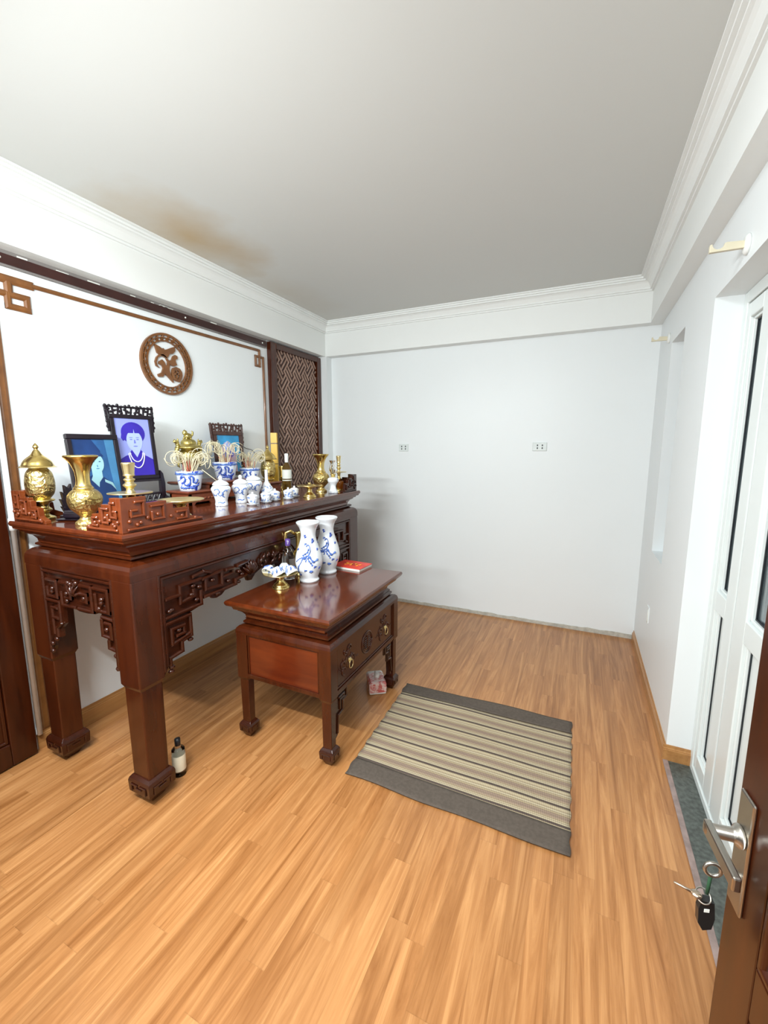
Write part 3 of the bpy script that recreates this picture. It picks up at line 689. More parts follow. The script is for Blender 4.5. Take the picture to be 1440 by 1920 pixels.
for cy_ in (1.838, 2.288):
    h = MB(); h.lathe([(.001, 0), (.016, 0), (.013, .004), (.006, .007), (.005, .012), (.001, .013)], seg=16); h.v = [(BX1-.012+c_, cy_+a, .492+b_) for a, b_, c_ in h.v]
    h.tube([(BX1-.002, cy_+.020*sin(2*pi*i/24), .470-.001+.023*cos(2*pi*i/24)) for i in range(24)], .0026, 6, closed=True)
    h.build('ring_pull', 'brass_bright', dr, O)
for s0, u0 in ((1, BY0+.064), (-1, BY1-.064)):
    q = MB(); Pq = front(BX1-.010)
    pr = [(0, .37), (.115, .37), (.115, .30), (.075, .293), (.075, .24), (.030, .232), (.020, .13), (0, .12)]
    q.prism([(u0+s0*u, v) for u, v in pr], Pq, -.018, -.008)
    for p in ([(.012, .358), (.105, .358), (.105, .308), (.066, .302), (.066, .250), (.022, .242), (.012, .15)], [(.03, .335), (.08, .335), (.08, .318), (.04, .318), (.04, .27)]): q.path(lambda u, v, d: Pq(u, v, d-.008), [(u0+s0*u, v) for u, v in p], .011, .009)
    q.build('spandrel', 'rosewood_carved', sm, O)

# ------------------------------------------------------------------ vessels
def vessel(name, loc, label, cat, group=None, rot=0): return thing(name, loc, label, cat, group, rot)
ZT = 1.2605
# brass lidded urns
def lidded_urn(loc, label, s=1.0):
    t = vessel('brass_urn', loc, label, 'urn', 'lidded brass urns')
    pr = smoothprof([(.052,0),(.050,.012),(.030,.022),(.026,.035),(.040,.050),(.028,.065),(.030,.082),(.046,.092),(.056,.098),(.050,.106)], 4)
    MB().lathe([(r*s, z*s) for r, z in pr], seg=24, cap=True).build('foot', 'brass', t)
    pr = smoothprof([(.034,.104),(.056,.135),(.063,.180),(.056,.235),(.040,.262),(.036,.270)], 5)
    MB().lathe([(r*s, z*s) for r, z in pr], seg=28, cap=True).build('bowl', 'brass_engraved', t)
    pr = smoothprof([(.083,.268),(.070,.276),(.058,.300),(.040,.318),(.026,.330),(.014,.350),(.008,.360),(.013,.368),(.010,.378),(.001,.390)], 4)
    MB().lathe([(r*s, z*s) for r, z in [(.001,.266)]+pr], seg=28).build('lid', 'brass', t)
    return t
lidded_urn((-2.330, 1.140, ZT), 'lidded brass urn on the left end of the altar top', .93)
lidded_urn((-2.28, 2.712, ZT), 'lidded brass urn towards the right of the altar, beside the wine bottle', .93)
# brass vases
def brass_vase(loc, s, label):
    t = vessel('brass_vase', loc, label, 'vase', 'brass vases')
    pr = smoothprof([(.046,0),(.044,.012),(.030,.024),(.025,.036),(.038,.052),(.058,.075),(.067,.105),(.065,.130),(.051,.150),(.036,.160)], 5)
    MB().lathe([(r*s, z*s) for r, z in pr], seg=32, cap=True).build('body', 'brass_engraved', t)
    pr = smoothprof([(.037,.156),(.039,.164),(.030,.178),(.027,.205),(.031,.240),(.045,.275),(.064,.298),(.066,.305),(.060,.306),(.040,.272),(.024,.235),(.022,.180)], 5)
    MB().lathe([(r*s, z*s) for r, z in pr], seg=32).build('neck', 'brass', t)
    return t
brass_vase((-2.005, 1.148, ZT), 1.0, 'engraved brass vase with flared mouth on the near end of the altar')
brass_vase((-1.84, 2.805, ZT), .95, 'engraved brass vase near the far right end of the altar')
# brass candlesticks with a wide drip tray
def candlestick(loc, label, s=1.0, ft=.142):
    t = vessel('brass_candlestick', loc, label, 'candlestick', 'brass candlesticks')
    pr = smoothprof([(.050,0),(.046,.012),(.020,.03),(.014,ft*.45),(.024,ft*.62),(.015,ft*.78),(.020,ft-.004)], 4); MB().lathe([(r*s, z) for r, z in pr], seg=24, cap=True).build('foot', 'brass', t)
    MB().lathe([(r*s, z+ft-.006) for r, z in [(.001,0),(.03,0),(.085,.005),(.086,.009),(.03,.005),(.001,.005)]], seg=32).build('drip_tray', 'brass_bright', t)
    pr = smoothprof([(.022,0),(.015,.012),(.016,.022),(.026,.034),(.016,.046),(.022,.058),(.013,.066),(.022,.074),(.021,.082),(.024,.110),(.026,.126),(.020,.127),(.017,.10)], 4)
    MB().lathe([(r*s, z+ft) for r, z in pr], seg=20).build('socket', 'brass_bright', t)
candlestick((-1.735, 1.178, ZT), 'brass candlestick with wide drip tray behind the near corner ornament', 1.0, .150)
candlestick((-1.750, 2.925, ZT), 'small brass candlestick with drip tray by the far corner ornament', .72, .150)
# brass pedestal plates
def pedestal_plate(loc, label, s=1.0, mat='brass'):
    t = vessel('brass_pedestal_dish', loc, label, 'dish', 'brass pedestal dishes')
    pr = smoothprof([(.053,0),(.051,.010),(.044,.014),(.042,.022),(.028,.034),(.020,.050),(.022,.070),(.034,.080)], 4); MB().lathe([(r*s, z*s) for r, z in pr], seg=28, cap=True).build('foot', mat, t)
    MB().lathe([(r*s, z*s) for r, z in [(.001,.079),(.04,.079),(.09,.088),(.103,.094),(.104,.098),(.09,.093),(.04,.084),(.001,.084)]], seg=36).build('plate', 'brass_bright', t)
    return t
pedestal_plate((-1.728, 1.42, ZT), 'round brass pedestal dish, empty, on the near half of the altar')
pd = pedestal_plate((-1.708, 2.455, ZT), 'brass pedestal dish holding a small lid on the far half of the altar', .86)
m = MB(); m.lathe(smoothprof([(.045, .0), (.046, .008), (.030, .016), (.012, .020), (.009, .028), (.001, .032)], 4), seg=24, cap=True)
tag(m.build('knobbed_lid', 'brass', None), 'small knobbed brass lid lying on the far pedestal dish', 'lid').location = (-1.708, 2.455, ZT+.0728)
# lidded jars
def jar(loc, label, s, ang):
    t = vessel('porcelain_jar', loc, label, 'jar', 'lidded blue and white jars')
    pts = smoothprof([(.036,0),(.037,.010),(.035,.030),(.043,.060),(.054,.088),(.056,.104),(.047,.118),(.036,.124)], 5)
    m = MB().lathe([(r*s, z*s) for r, z in pts], seg=32, cap=True)
    rr_ = lambda z: next((r0+(r1-r0)*(z-z0)/max(1e-6, z1-z0) for (r0, z0), (r1, z1) in zip(pts[:-1], pts[1:]) if z0 <= z <= z1+1e-9), .04)
    deco = [[(-.7,.095),(-.5,.105),(-.2,.10),(-.1,.085),(-.4,.075),(-.1,.062),(.15,.07),(.3,.09),(.6,.10),(.7,.085)], [(.1,.085),(.3,.075),(.2,.06),(.5,.055)], [(-.6,.02),(-.2,.024),(.2,.018),(.6,.024)]]
    for d in deco:
        n = 24; P_ = []
        for i in range(n):
            f = i*(len(d)-1)/(n-1); k = min(int(f), len(d)-2); u = f-k; th = d[k][0]*(1-u)+d[k+1][0]*u; z = d[k][1]*(1-u)+d[k+1][1]*u
            R_ = rr_(z)-.0008; P_.append((R_*cos(ang+th)*s, R_*sin(ang+th)*s, z*s))
        m.tube(P_, [.0022+.0022*abs(sin(i*1.1)) for i in range(n)], 5, 1)
    m.build('body', ['porcelain_sparse', 'cobalt_pale'], t)
    pr = smoothprof([(.047,.124),(.047,.130),(.036,.143),(.018,.151),(.009,.156),(.012,.166),(.008,.176),(.001,.180)], 4); MB().lathe([(r*s, z*s) for r, z in [(.001,.123)]+pr], seg=28).build('lid', 'porcelain_plain', t)
jar((-1.932, 1.870, ZT), 'leftmost lidded blue and white porcelain jar on the altar', .99, -.80)
jar((-1.930, 2.030, ZT), 'middle lidded blue and white porcelain jar on the altar', .97, -.85)
jar((-2.01, 2.235, ZT), 'rear right lidded blue and white porcelain jar on the altar, half hidden by teacups', 1.02, -.85)
t = vessel('porcelain_bottle_vase', (-1.990, 2.345, ZT), 'blue and white bottle vase with slim white neck behind the teacups', 'vase')
pr = smoothprof([(.030,0),(.031,.006),(.042,.025),(.047,.045),(.043,.062),(.030,.080)], 5); MB().lathe(pr, seg=28, cap=True).build('body', 'porcelain_medium', t)
pr = smoothprof([(.031,.078),(.024,.092),(.014,.108),(.011,.13),(.0105,.185),(.012,.190),(.008,.191)], 4); MB().lathe(pr, seg=24).build('neck', 'porcelain_plain', t)
# tea cups on saucers
def teacup(loc, label, ang=0):
    t = vessel('lidded_teacup', loc, label, 'teacup', 'lidded teacups in a row on the altar edge', ang)
    MB().lathe([(.001,.0),(.022,0),(.024,.004),(.036,.010),(.037,.012),(.024,.009),(.001,.009)], seg=28).build('saucer', 'porcelain_sparse', t)
    pr = smoothprof([(.016,.009),(.018,.012),(.027,.025),(.031,.042),(.032,.054)], 4); m = MB().lathe(pr, seg=28)
    for k in range(10):
        a = 2*pi*k/10; m.tube([(.0275*cos(a+.25*q), .0275*sin(a+.25*q), .024+.014*sin(q*1.6+k)+.004) for q in (0, .5, 1, 1.5)], [.0008, .0026, .0022, .0008], 5, 1)
    m.build('cup', ['porcelain_medium', 'cobalt_pale'], t)
    MB().lathe([(.001,.053),(.033,.053),(.033,.057),(.022,.064),(.008,.068),(.005,.071),(.007,.076),(.004,.080),(.001,.081)], seg=28).build('lid', 'porcelain_sparse', t)
    return t
tc0 = teacup((-1.770, 1.955, ZT), 'lidded blue and white teacup, first from the left in the row of five')
for (x, y), lb in zip(((-1.775, 2.080), (-1.790, 2.185), (-1.762, 2.287), (-1.802, 2.407)), ('second', 'third', 'fourth', 'fifth')):
    copy_tree(tc0, (x, y, ZT), random.uniform(0, 6), 'lidded blue and white teacup, %s from the left in the row of five' % lb)
# bottles
def wine(loc):
    t = vessel('wine_bottle', loc, 'dark wine bottle with white label and white cap near the far end of the altar', 'bottle')
    pr = smoothprof([(.033,0),(.037,.008),(.037,.165),(.036,.180),(.026,.205),(.014,.225),(.013,.262)], 4); MB().lathe(pr, seg=28, cap=True).build('glass', 'wine_glass', t)
    MB().lathe([(.0375,.095),(.0377,.097),(.0377,.165),(.0375,.167)], seg=28).build('label', 'label_white', t)
    MB().lathe([(.0378,.078),(.0378,.086)], seg=28).build('label_strip', 'label_white', t)
    MB().lathe([(.0145,.225),(.0150,.265),(.0150,.294),(.001,.297)], seg=20).build('cap', 'cap_white', t)
wine((-2.16, 2.795, ZT))
# brass goblet
t = vessel('brass_goblet', (-2.23, 2.83, ZT), 'tall brass goblet between the far lidded urn and the wine bottle', 'goblet')
MB().lathe(smoothprof([(.036,0),(.030,.012),(.013,.030),(.012,.055),(.020,.075),(.030,.10),(.031,.155),(.036,.188),(.033,.189),(.026,.15),(.02,.10)], 4), seg=24, cap=False).build('cup', 'brass', t)
# tall yellow incense box
m = MB(); m.rect(-.026, -.026, .026, .026, [(0, 0), (0, .395), (0, .47)]); m.box(-.0265, -.0265, .375, .0265, .0265, .383, 1); m.box(-.0265, -.0265, .20, .0265, .0265, .205, 1)
o = m.build('incense_box', ['gold_paper', 'frame_brown'], None); o.location = (-2.455, 3.015, ZT); o.rotation_euler = (0, 0, .5); tag(o, 'tall yellow incense stick box standing behind the far brass urn', 'box')
# small amber glass and oil lamp
t = vessel('amber_glass_cup', (-1.74, 2.93, ZT), 'small amber glass cup beside the far corner ornament', 'cup')
MB().lathe(smoothprof([(.018,0),(.024,.01),(.030,.045),(.026,.075),(.023,.075),(.026,.045),(.020,.014),(.001,.012)], 4), seg=20, cap=True).build('cup', 'amber_glass', t)
t = vessel('oil_lamp', (-1.700, 2.755, ZT), 'white porcelain oil lamp with clear glass chimney near the far altar corner', 'lamp')
MB().lathe(smoothprof([(.036,0),(.037,.010),(.026,.030),(.022,.055),(.030,.074),(.041,.090),(.041,.110),(.026,.120),(.012,.122)], 4), seg=28, cap=True).build('base', 'porcelain_sparse', t)
MB().lathe([(.014,.120),(.016,.122),(.016,.138),(.022,.140),(.022,.144),(.010,.145)], seg=20, cap=True).build('burner', 'brass', t)
MB().lathe(smoothprof([(.017,.143),(.020,.155),(.029,.178),(.026,.200),(.018,.215),(.018,.228),(.027,.246)], 4), seg=24).build('chimney', 'clear_glass', t)

# ------------------------------------------------------------------ wooden stand with incense bowls
O = (-2.26, 2.2, ZT)
t = thing('bowl_stand', O, 'two level reddish wooden stand carrying three incense bowls on the altar', 'stand')
def slab(x0, y0, x1, y1, z, name):
    m = MB(); m.rect(x0, y0, x1, y1, [(-.012, ZT+z-.022), (0, ZT+z-.014), (.004, ZT+z-.008), (0, ZT+z)]); m.build(name, 'stand_wood', t, O)
def skirt(x0, y0, x1, y1, z, name):
    m = MB()
    for P_, u0, u1 in ((side(y0), x0, x1), (side(y1-.0), x0, x1)):
        w_ = u1-u0; m.prism([(u0, ZT+z), (u0, ZT), (u0+.03, ZT), (u0+.045, ZT+.016), (u1-.045, ZT+.016), (u1-.03, ZT), (u1, ZT), (u1, ZT+z)], P_, -.014, 0)
    P_ = front(x1); m.prism([(y0, ZT+z), (y0, ZT), (y0+.03, ZT), (y0+.045, ZT+.016), (y1-.045, ZT+.016), (y1-.03, ZT), (y1, ZT), (y1, ZT+z)], P_, -.014, 0)
    P_ = front(x0+.014); m.prism([(y0, ZT+z), (y0, ZT), (y1, ZT), (y1, ZT+z)], P_, -.014, 0)
    r = random.Random(2)
    for k in range(int((y1-y0)/.03)): m.ball((x1+.001, y0+.03+k*.028, ZT+z*.55), .009, 0, .5, 1.2, .8, 8)
    m.build(name, 'stand_wood', t, O)
slab(-2.268, 1.768, -2.080, 1.972, .085, 'lower_top'); skirt(-2.256, 1.780, -2.088, 1.970, .066, 'lower_body')
slab(-2.268, 2.375, -2.11, 2.66, .085, 'lower_top'); skirt(-2.256, 2.385, -2.122, 2.65, .066, 'lower_body')
slab(-2.42, 1.90, -2.275, 1.974, .125, 'upper_top')
slab(-2.42, 1.976, -2.12, 2.372, .125, 'upper_top'); skirt(-2.408, 1.985, -2.132, 2.362, .106, 'upper_body')
def bowl(name_xy, z, s, label, ang, grp='blue and white incense bowls'):
    t = vessel('incense_bowl', (*name_xy, z), label, 'bowl', grp)
    pr = smoothprof([(.058,0),(.061,.006),(.066,.030),(.073,.070),(.078,.100),(.080,.112)], 4)
    m = MB(); m.lathe([(r*s, zz*s) for r, zz in pr], seg=36, cap=False); m.lathe([(.080*s,.112*s),(.081*s,.118*s),(.074*s,.118*s),(.070*s,.090*s),(.001,.088*s)], seg=36)
    m.lathe([(.0792*s,.096*s),(.0805*s,.098*s),(.0812*s,.108*s),(.0805*s,.110*s)], seg=36, mi=2)
    for k in range(22):
        a = 2*pi*k/22; m.tube([(.0808*s*cos(a+q), .0808*s*sin(a+q), (.100+.005*(k % 2))*s) for q in (0, .08, .15)], .0022*s, 5, 1)
    rz = lambda zz: (.0625+(.080-.0625)*(zz/.112))
    for d in ([(-.75,.075),(-.6,.088),(-.35,.085),(-.3,.065),(-.5,.045),(-.25,.030),(.05,.040),(.1,.065),(.0,.085),(.2,.090),(.35,.075),(.3,.05),(.55,.045),(.7,.07)], [(.25,.03),(.5,.025),(.8,.035)], [(-.9,.02),(-.5,.015),(0,.018),(.5,.014)]):
        n = 34; P_ = []
        for i in range(n):
            f = i*(len(d)-1)/(n-1); k = min(int(f), len(d)-2); u = f-k; th = d[k][0]*(1-u)+d[k+1][0]*u; zz = d[k][1]*(1-u)+d[k+1][1]*u
            R_ = (rz(zz)-.0015)*s; P_.append((R_*cos(ang+th), R_*sin(ang+th), zz*s))
        m.tube(P_, [(.0038+.0040*abs(sin(i*.55)))*s for i in range(n)], 6, 1)
    m.build('body', ['porcelain_bowl', 'cobalt', 'cobalt_pale'], t)
    MB().lathe([(.072*s,.096*s),(.04*s,.102*s),(.001,.104*s)], seg=24).build('ash_fill', 'sand', t)
    return t
BOWLS = [((-2.175, 1.862), ZT+.085, .98, 'front left blue and white incense bowl with a dragon, lower on the stand', -.75, 'front left', 30, .20),
         ((-2.255, 2.232), ZT+.125, 1.0, 'middle blue and white incense bowl, widest, on the upper stand', -.80, 'middle', 26, .23),
         ((-2.25, 2.47), ZT+.085, .92, 'right hand blue and white incense bowl on the low right step of the stand', -.85, 'right hand', 24, .20)]
for (xy, z, s, lb, ang, nm, n, hh) in BOWLS:
    bowl(xy, z, s, lb, ang)
    r = random.Random(len(nm)*7+1)
    for k in range(n):                                   # burnt sticks curling over
        a = r.uniform(0, 2*pi); rb = r.uniform(0, .035)*s; lean = r.uniform(.2, 1.0)
        if r.random() < .45: a = -pi/4+r.choice((-1, 1))*pi/2+r.uniform(-.6, .6)
        x, y, zz = rb*cos(a), rb*sin(a), .10*s; P_ = [(x, y, zz)]
        el_ = radians(r.uniform(66, 90)); step = .0135; bend = radians(r.uniform(13, 34)); NN = r.randint(11, 23); sw = r.uniform(-.22, .22); aa = a
        for q in range(NN):
            if q > 4: el_ -= bend*(.5 if q < 8 else 1.25); aa += sw
            x += cos(el_)*cos(aa)*step*hh/.16; y += cos(el_)*sin(aa)*step*hh/.16; zz += sin(el_)*step*hh/.16
            if zz < .125*s and q > 5 and sqrt(x*x+y*y) < .085*s: break
            if zz < .02 or xy[0]+x < WL+.008: break
            P_.append((x, y, zz))
        o = MB().tube(P_, .0019, 5).build('incense_stick', 'ash_white', None); o.location = (*xy, z)
        tag(o, 'pale burnt incense stick curling out of the %s incense bowl' % nm, 'incense stick', 'curled incense sticks in the %s bowl' % nm)
    for k in range(14):
        a = r.uniform(0, 2*pi); rb = r.uniform(0, .04)*s; h = r.uniform(.05, .095); lx, ly = r.uniform(-.02, .02), r.uniform(-.02, .02)
        o = MB().tube([(rb*cos(a), rb*sin(a), .095*s), (rb*cos(a)+lx, rb*sin(a)+ly, .10*s+h)], .0017, 5).build('incense_stub', 'incense_red', None); o.location = (*xy, z)
        tag(o, 'red incense stub standing in the %s incense bowl' % nm, 'incense stub', 'red incense stubs in the %s bowl' % nm)
# straight stick leaning out of the front bowl
o = MB().tube([(0,0,.125), (.075,.055,.045)], .0022, 6).build('incense_stick', 'ash_white', None); o.location = (-2.105, 1.895, ZT+.085); tag(o, 'straight pale incense stick leaning down over the right rim of the front left bowl', 'incense stick')

# dragon censer behind the bowls
t = vessel('brass_censer', (-2.38, 2.03, ZT), 'tall ornate brass censer with animal figure and handles behind the front left bowl', 'censer')
tz = .125
# stands on the rear tier
t.location = (-2.352, 2.022, ZT+.125)
MB().lathe(smoothprof([(.045,0),(.040,.02),(.026,.05),(.030,.09),(.060,.12),(.078,.15),(.070,.185),(.050,.20),(.046,.215)], 4), seg=28, cap=True).build('body', 'brass_censer', t)
m = MB(); m.lathe(smoothprof([(.001,.208),(.075,.210),(.080,.222),(.060,.235),(.048,.240),(.046,.255),(.030,.270),(.001,.275)], 4), seg=28); m.build('lid', 'brass_censer', t)
m = MB()
m.ball((0, 0, .290), .022, 0, 1, 1.3, 1); m.ball((.004, -.026, .312), .016, 0, 1, 1, 1.1); m.ball((.008, -.036, .306), .009)
m.tube([(0, .022, .288), (0, .036, .300), (0, .040, .318), (0, .030, .326)], [.006, .007, .006, .002], 6)
for dy in (-.02, .014): m.tube([(.010, dy, .288), (.014, dy-.004, .268)], .006, 6); m.tube([(-.010, dy, .288), (-.014, dy-.004, .268)], .006, 6)
m.tube([(0, -.030, .322), (0, -.024, .334)], [.005, .001], 5); m.build('lion_figure', 'brass_censer', t)
for s0 in (-1, 1):
    m = MB(); m.tube([(0, s0*.060, .15), (0, s0*.085, .17), (0, s0*.092, .20), (0, s0*.082, .225), (0, s0*.088, .250), (0, s0*.105, .258), (0, s0*.112, .250)], [.010, .013, .014, .013, .014, .012, .005], 8)
    m.tube([(0, s0*.088, .255), (0, s0*.078, .268), (0, s0*.084, .275)], [.008, .005, .002], 6); m.tube([(0, s0*.055, .13), (0, s0*.085, .12), (0, s0*.09, .10), (0, s0*.075, .09)], [.01, .010, .007, .003], 6)
    m.build('handle', 'brass_censer', t)
# ------------------------------------------------------------------ picture frames
def Pp(u, v, d): return (d, u, v)                          # local: faces +X, u = Y, v = up
def blob(m, pts, mi, h): m.prism(pts, Pp, h-.0003, h, mi)
def ell(cx, cy_, a, b_, n=24, a0=0, a1=2*pi): return [(cx+a*cos(a0+(a1-a0)*i/n), cy_+b_*sin(a0+(a1-a0)*i/n)) for i in range(n if a1-a0 > 6.2 else n+1)]
def tilted(t, tilt, yaw): t.rotation_euler = Matrix.Rotation(yaw, 3, 'Z').to_4x4().to_euler(); t.rotation_euler = (Matrix.Rotation(yaw, 4, 'Z') @ Matrix.Rotation(-tilt, 4, 'Y')).to_euler()
# frame 1: plain black frame, teal photograph
t = thing('picture_frame', (-2.262, 1.385, ZT+.018), 'plain black framed teal photograph of a person in a pale shirt, leftmost frame', 'picture frame', 'framed portraits on the altar')
tilted(t, radians(8), -.08); t.scale = (1, .92, 1)
Wd, Hh, B = .272, .395, .026
m = MB()
for q in ((-Wd/2, 0, Wd/2, B), (-Wd/2, Hh-B, Wd/2, Hh), (-Wd/2, B, -Wd/2+B, Hh-B), (Wd/2-B, B, Wd/2, Hh-B)): m.box(-.012, q[0], q[1], .012, q[2], q[3])
m.build('frame', 'frame_black', t, bevel=.004)
m = MB(); m.box(-.010, -Wd/2+.01, .01, .002, Wd/2-.01, Hh-.01, 0)
blob(m, [(-.11, .37), (-.01, .37), (.03, .31), (.02, .22), (-.05, .20), (-.11, .23)], 1, .0032)
blob(m, [(.06, .37), (.112, .37), (.112, .03), (.085, .03), (.07, .2)], 2, .0030)
blob(m, ell(-.012, .270, .046, .056), 3, .0035); blob(m, [(-.112, .03), (-.112, .12), (-.07, .165), (-.02, .19), (.03, .17), (.075, .13), (.09, .07), (.09, .03)], 1, .0034)
blob(m, [(-.03, .23), (.022, .23), (.022, .17), (0, .145), (-.03, .17)], 4, .0038); blob(m, ell(.002, .245, .037, .050), 4, .0042)
blob(m, [(-.04, .16), (-.005, .12), (.0, .145), (-.025, .19)], 4, .0041); blob(m, [(.03, .16), (.07, .14), (.085, .10), (.06, .13), (.03, .145)], 4, .0041)
blob(m, [(.0, .236), (.004, .236), (.006, .226), (.001, .224)], 2, .0045)
for u in (-.014, .018): blob(m, ell(u, .253, .006, .0025, 10), 3, .0046)
blob(m, ell(.003, .217, .009, .0025, 10), 2, .0046)
blob(m, ell(-.004, .280, .044, .026, 14, 0, pi), 3, .0047)
m.build('photograph', ['photo_teal', 'photo_teal_dark', 'photo_teal_light', 'photo_teal_dark', 'photo_skin_teal'], t)
MB().box(-.09, -.02, .0, -.012, .02, .012).build('back_leg', 'frame_black', t)
# flame shaped wings of the stand
t2 = thing('frame_stand', (-2.235, 1.225, ZT), 'black carved stand with flame shaped edge beside the leftmost frame', 'stand')
m = MB(); m.prism([(-.035,0),(-.04,.03),(-.055,.065),(-.045,.06),(-.058,.10),(-.044,.095),(-.050,.135),(-.034,.122),(-.036,.165),(-.018,.150),(-.004,.170),(.0,.10),(.02,.05),(.03,0)], Pp, -.012, .008)
m.box(-.05, -.04, 0, .02, .25, .016); m.build('side_wing', 'frame_black', t2, bevel=.002)
# small dark incense box on a tray
t3 = thing('lacquer_box', (-2.175, 1.205, ZT), 'small dark lidded box on a tray behind the near brass vase', 'box', rot=.5)
MB().rect(-.075, -.045, .075, .045, [(-.008, 0), (0, .005), (0, .008)]).build('tray', 'frame_black', t3, (0,0,0))
m = MB(); m.rect(-.048, -.030, .048, .030, [(-.006, .008), (0, .015), (0, .036), (-.004, .040)]); m.build('body', 'frame_black', t3, bevel=.002)
m = MB(); m.rect(-.045, -.028, .045, .028, [(0, .040), (-.004, .048), (-.02, .052)]); m.build('lid', 'frame_black', t3)

def carved_frame(loc, label, Wd, Hh, B, mat, tilt, yaw, foot):
    t = thing('picture_frame', loc, label, 'picture frame', 'framed portraits on the altar'); tilted(t, radians(tilt), yaw)
    m = MB()
    for q in ((-Wd/2, 0, Wd/2, B), (-Wd/2, Hh-B, Wd/2, Hh), (-Wd/2, B, -Wd/2+B, Hh-B), (Wd/2-B, B, Wd/2, Hh-B)): m.box(-.010, q[0], q[1], .010, q[2], q[3])
    m.build('frame', mat, t, bevel=.003)
    m = MB(); k = Wd/.26                                      # pierced crest
    m.path(lambda u, v, d: Pp(u, v, d-.007), [(-Wd/2-.014*k, Hh+.046*k), (Wd/2+.014*k, Hh+.046*k)], .012*k, .014)
    m.path(lambda u, v, d: Pp(u, v, d-.007), [(-Wd/2-.012*k, Hh+.04*k), (-Wd/2-.010*k, Hh-.02*k), (-Wd/2-.004, Hh-.10*k)], .012*k, .014)
    m.path(lambda u, v, d: Pp(u, v, d-.007), [(Wd/2+.012*k, Hh+.04*k), (Wd/2+.010*k, Hh-.02*k), (Wd/2+.004, Hh-.10*k)], .012*k, .014)
    r = random.Random(9)
    for i in range(13):
        u = -Wd/2-.01+(Wd+.02)*i/12; m.ball(Pp(u, Hh+.050*k+r.uniform(-.004, .006), 0), .009*k, 0, .8, 1.1, 1, 8)
    for i in range(22):
        u = -Wd/2+Wd*(i+.5)/22
        if i % 5 != 2: m.ball(Pp(u+r.uniform(-.003, .003), Hh+k*r.uniform(.004, .040), 0), .0095*k, 0, .7, 1.2, .9, 8)
    for i in range(10):
        u = -Wd/2+Wd*(i+.5)/10; m.path(lambda u_, v, d: Pp(u_, v, d-.007), [(u-.008*k, Hh), (u+r.uniform(-.012, .012)*k, Hh+.042*k)], .010*k, .012)
    for s0 in (-1, 1):
        for q in range(4): m.ball(Pp(s0*(Wd/2+.012*k), Hh+.02*k-q*.032*k, 0), .009*k, 0, .8, 1, 1.2, 8)
    m.build('crest', mat, t)
    return t
# frame 2
t = carved_frame((-2.300, 1.622, ZT+.162), 'tall black carved frame with a purple portrait of a person wearing white necklaces', .235, .365, .022, 'frame_black', 6, -.12, True)
Wd, Hh = .235, .365
m = MB(); m.box(-.008, -Wd/2+.012, .012, .002, Wd/2-.012, Hh-.012, 0)
blob(m, [(-.098, .022), (-.098, .110), (-.055, .135), (-.025, .145), (.03, .145), (.065, .130), (.098, .110), (.098, .022)], 1, .0032)
blob(m, ell(.0, .262, .066, .062, 28), 1, .0033); blob(m, [(-.070, .235), (-.060, .28), (-.045, .275), (-.048, .225), (-.06, .218)], 1, .0034)
blob(m, [(-.018, .18), (.026, .18), (.030, .145), (.005, .120), (-.022, .148)], 2, .0036)
blob(m, ell(.002, .218, .044, .060, 28), 2, .0038)
blob(m, ell(.002, .262, .048, .022, 16, 0, pi), 1, .0039); blob(m, [(.0, .255), (.004, .285), (.008, .255)], 2, .0041)
for u in (-.016, .020): blob(m, ell(u, .226, .008, .003, 10), 3, .0041); blob(m, ell(u, .237, .011, .0022, 10), 3, .0041)
blob(m, [(.0, .225), (.005, .225), (.009, .205), (-.003, .204)], 3, .0040); blob(m, ell(.004, .188, .013, .003, 12), 3, .0041)
blob(m, [(-.03, .155), (-.02, .168), (.005, .125), (.03, .168), (.04, .155), (.006, .105)], 1, .0040)
m.build('photograph', ['photo_lilac', 'photo_purple', 'photo_lilac_light', 'photo_lilac_mid'], t)
m = MB()
for rx, ry in ((.036, .060), (.044, .095)): m.tube([Pp(.004+rx*sin(a), .150-ry*cos(a)+.01, .0045) for a in [(-1.45+2.9*i/22) for i in range(23)]], .0028, 6)
m.build('necklaces', 'photo_white', t)
# stand of frame 2
t = thing('frame_stand', (-2.300, 1.622, ZT), 'black carved easel stand with open window holding the tall purple portrait', 'stand')
t.rotation_euler = (0, 0, -.12)
Wd = .26; m = MB()
for s0 in (-1, 1): m.prism([(s0*Wd/2, 0), (s0*(Wd/2+.03), .02), (s0*(Wd/2+.012), .07), (s0*(Wd/2+.014), .13), (s0*(Wd/2+.004), .19), (s0*(Wd/2-.012), .21), (s0*(Wd/2-.012), 0)], Pp, -.012, .018)
m.box(-.01, -Wd/2, .148, .016, Wd/2, .162)
m.box(-.01, -Wd/2, .070, .016, Wd/2, .082); m.box(-.01, -Wd/2, .020, .016, Wd/2, .032)
for i in range(7): m.path(lambda u, v, d: Pp(u, v, d+.0), [(-.10+i*.033, .032), (-.085+i*.033, .070)], .012, .012)
for i in range(6): m.ball(Pp(-.085+i*.034, .050, .006), .010, 0, .8, 1, 1, 8)
m.box(-.05, -Wd/2-.01, 0, .06, Wd/2+.01, .018)
for s0 in (-1, 1): m.tube([(.02, s0*(Wd/2+.01), .05), (.05, s0*(Wd/2+.018), .035), (.075, s0*(Wd/2+.02), .012), (.09, s0*(Wd/2+.018), .008)], [.010, .012, .010, .006], 8)
m.build('easel', 'frame_black', t, bevel=.002)
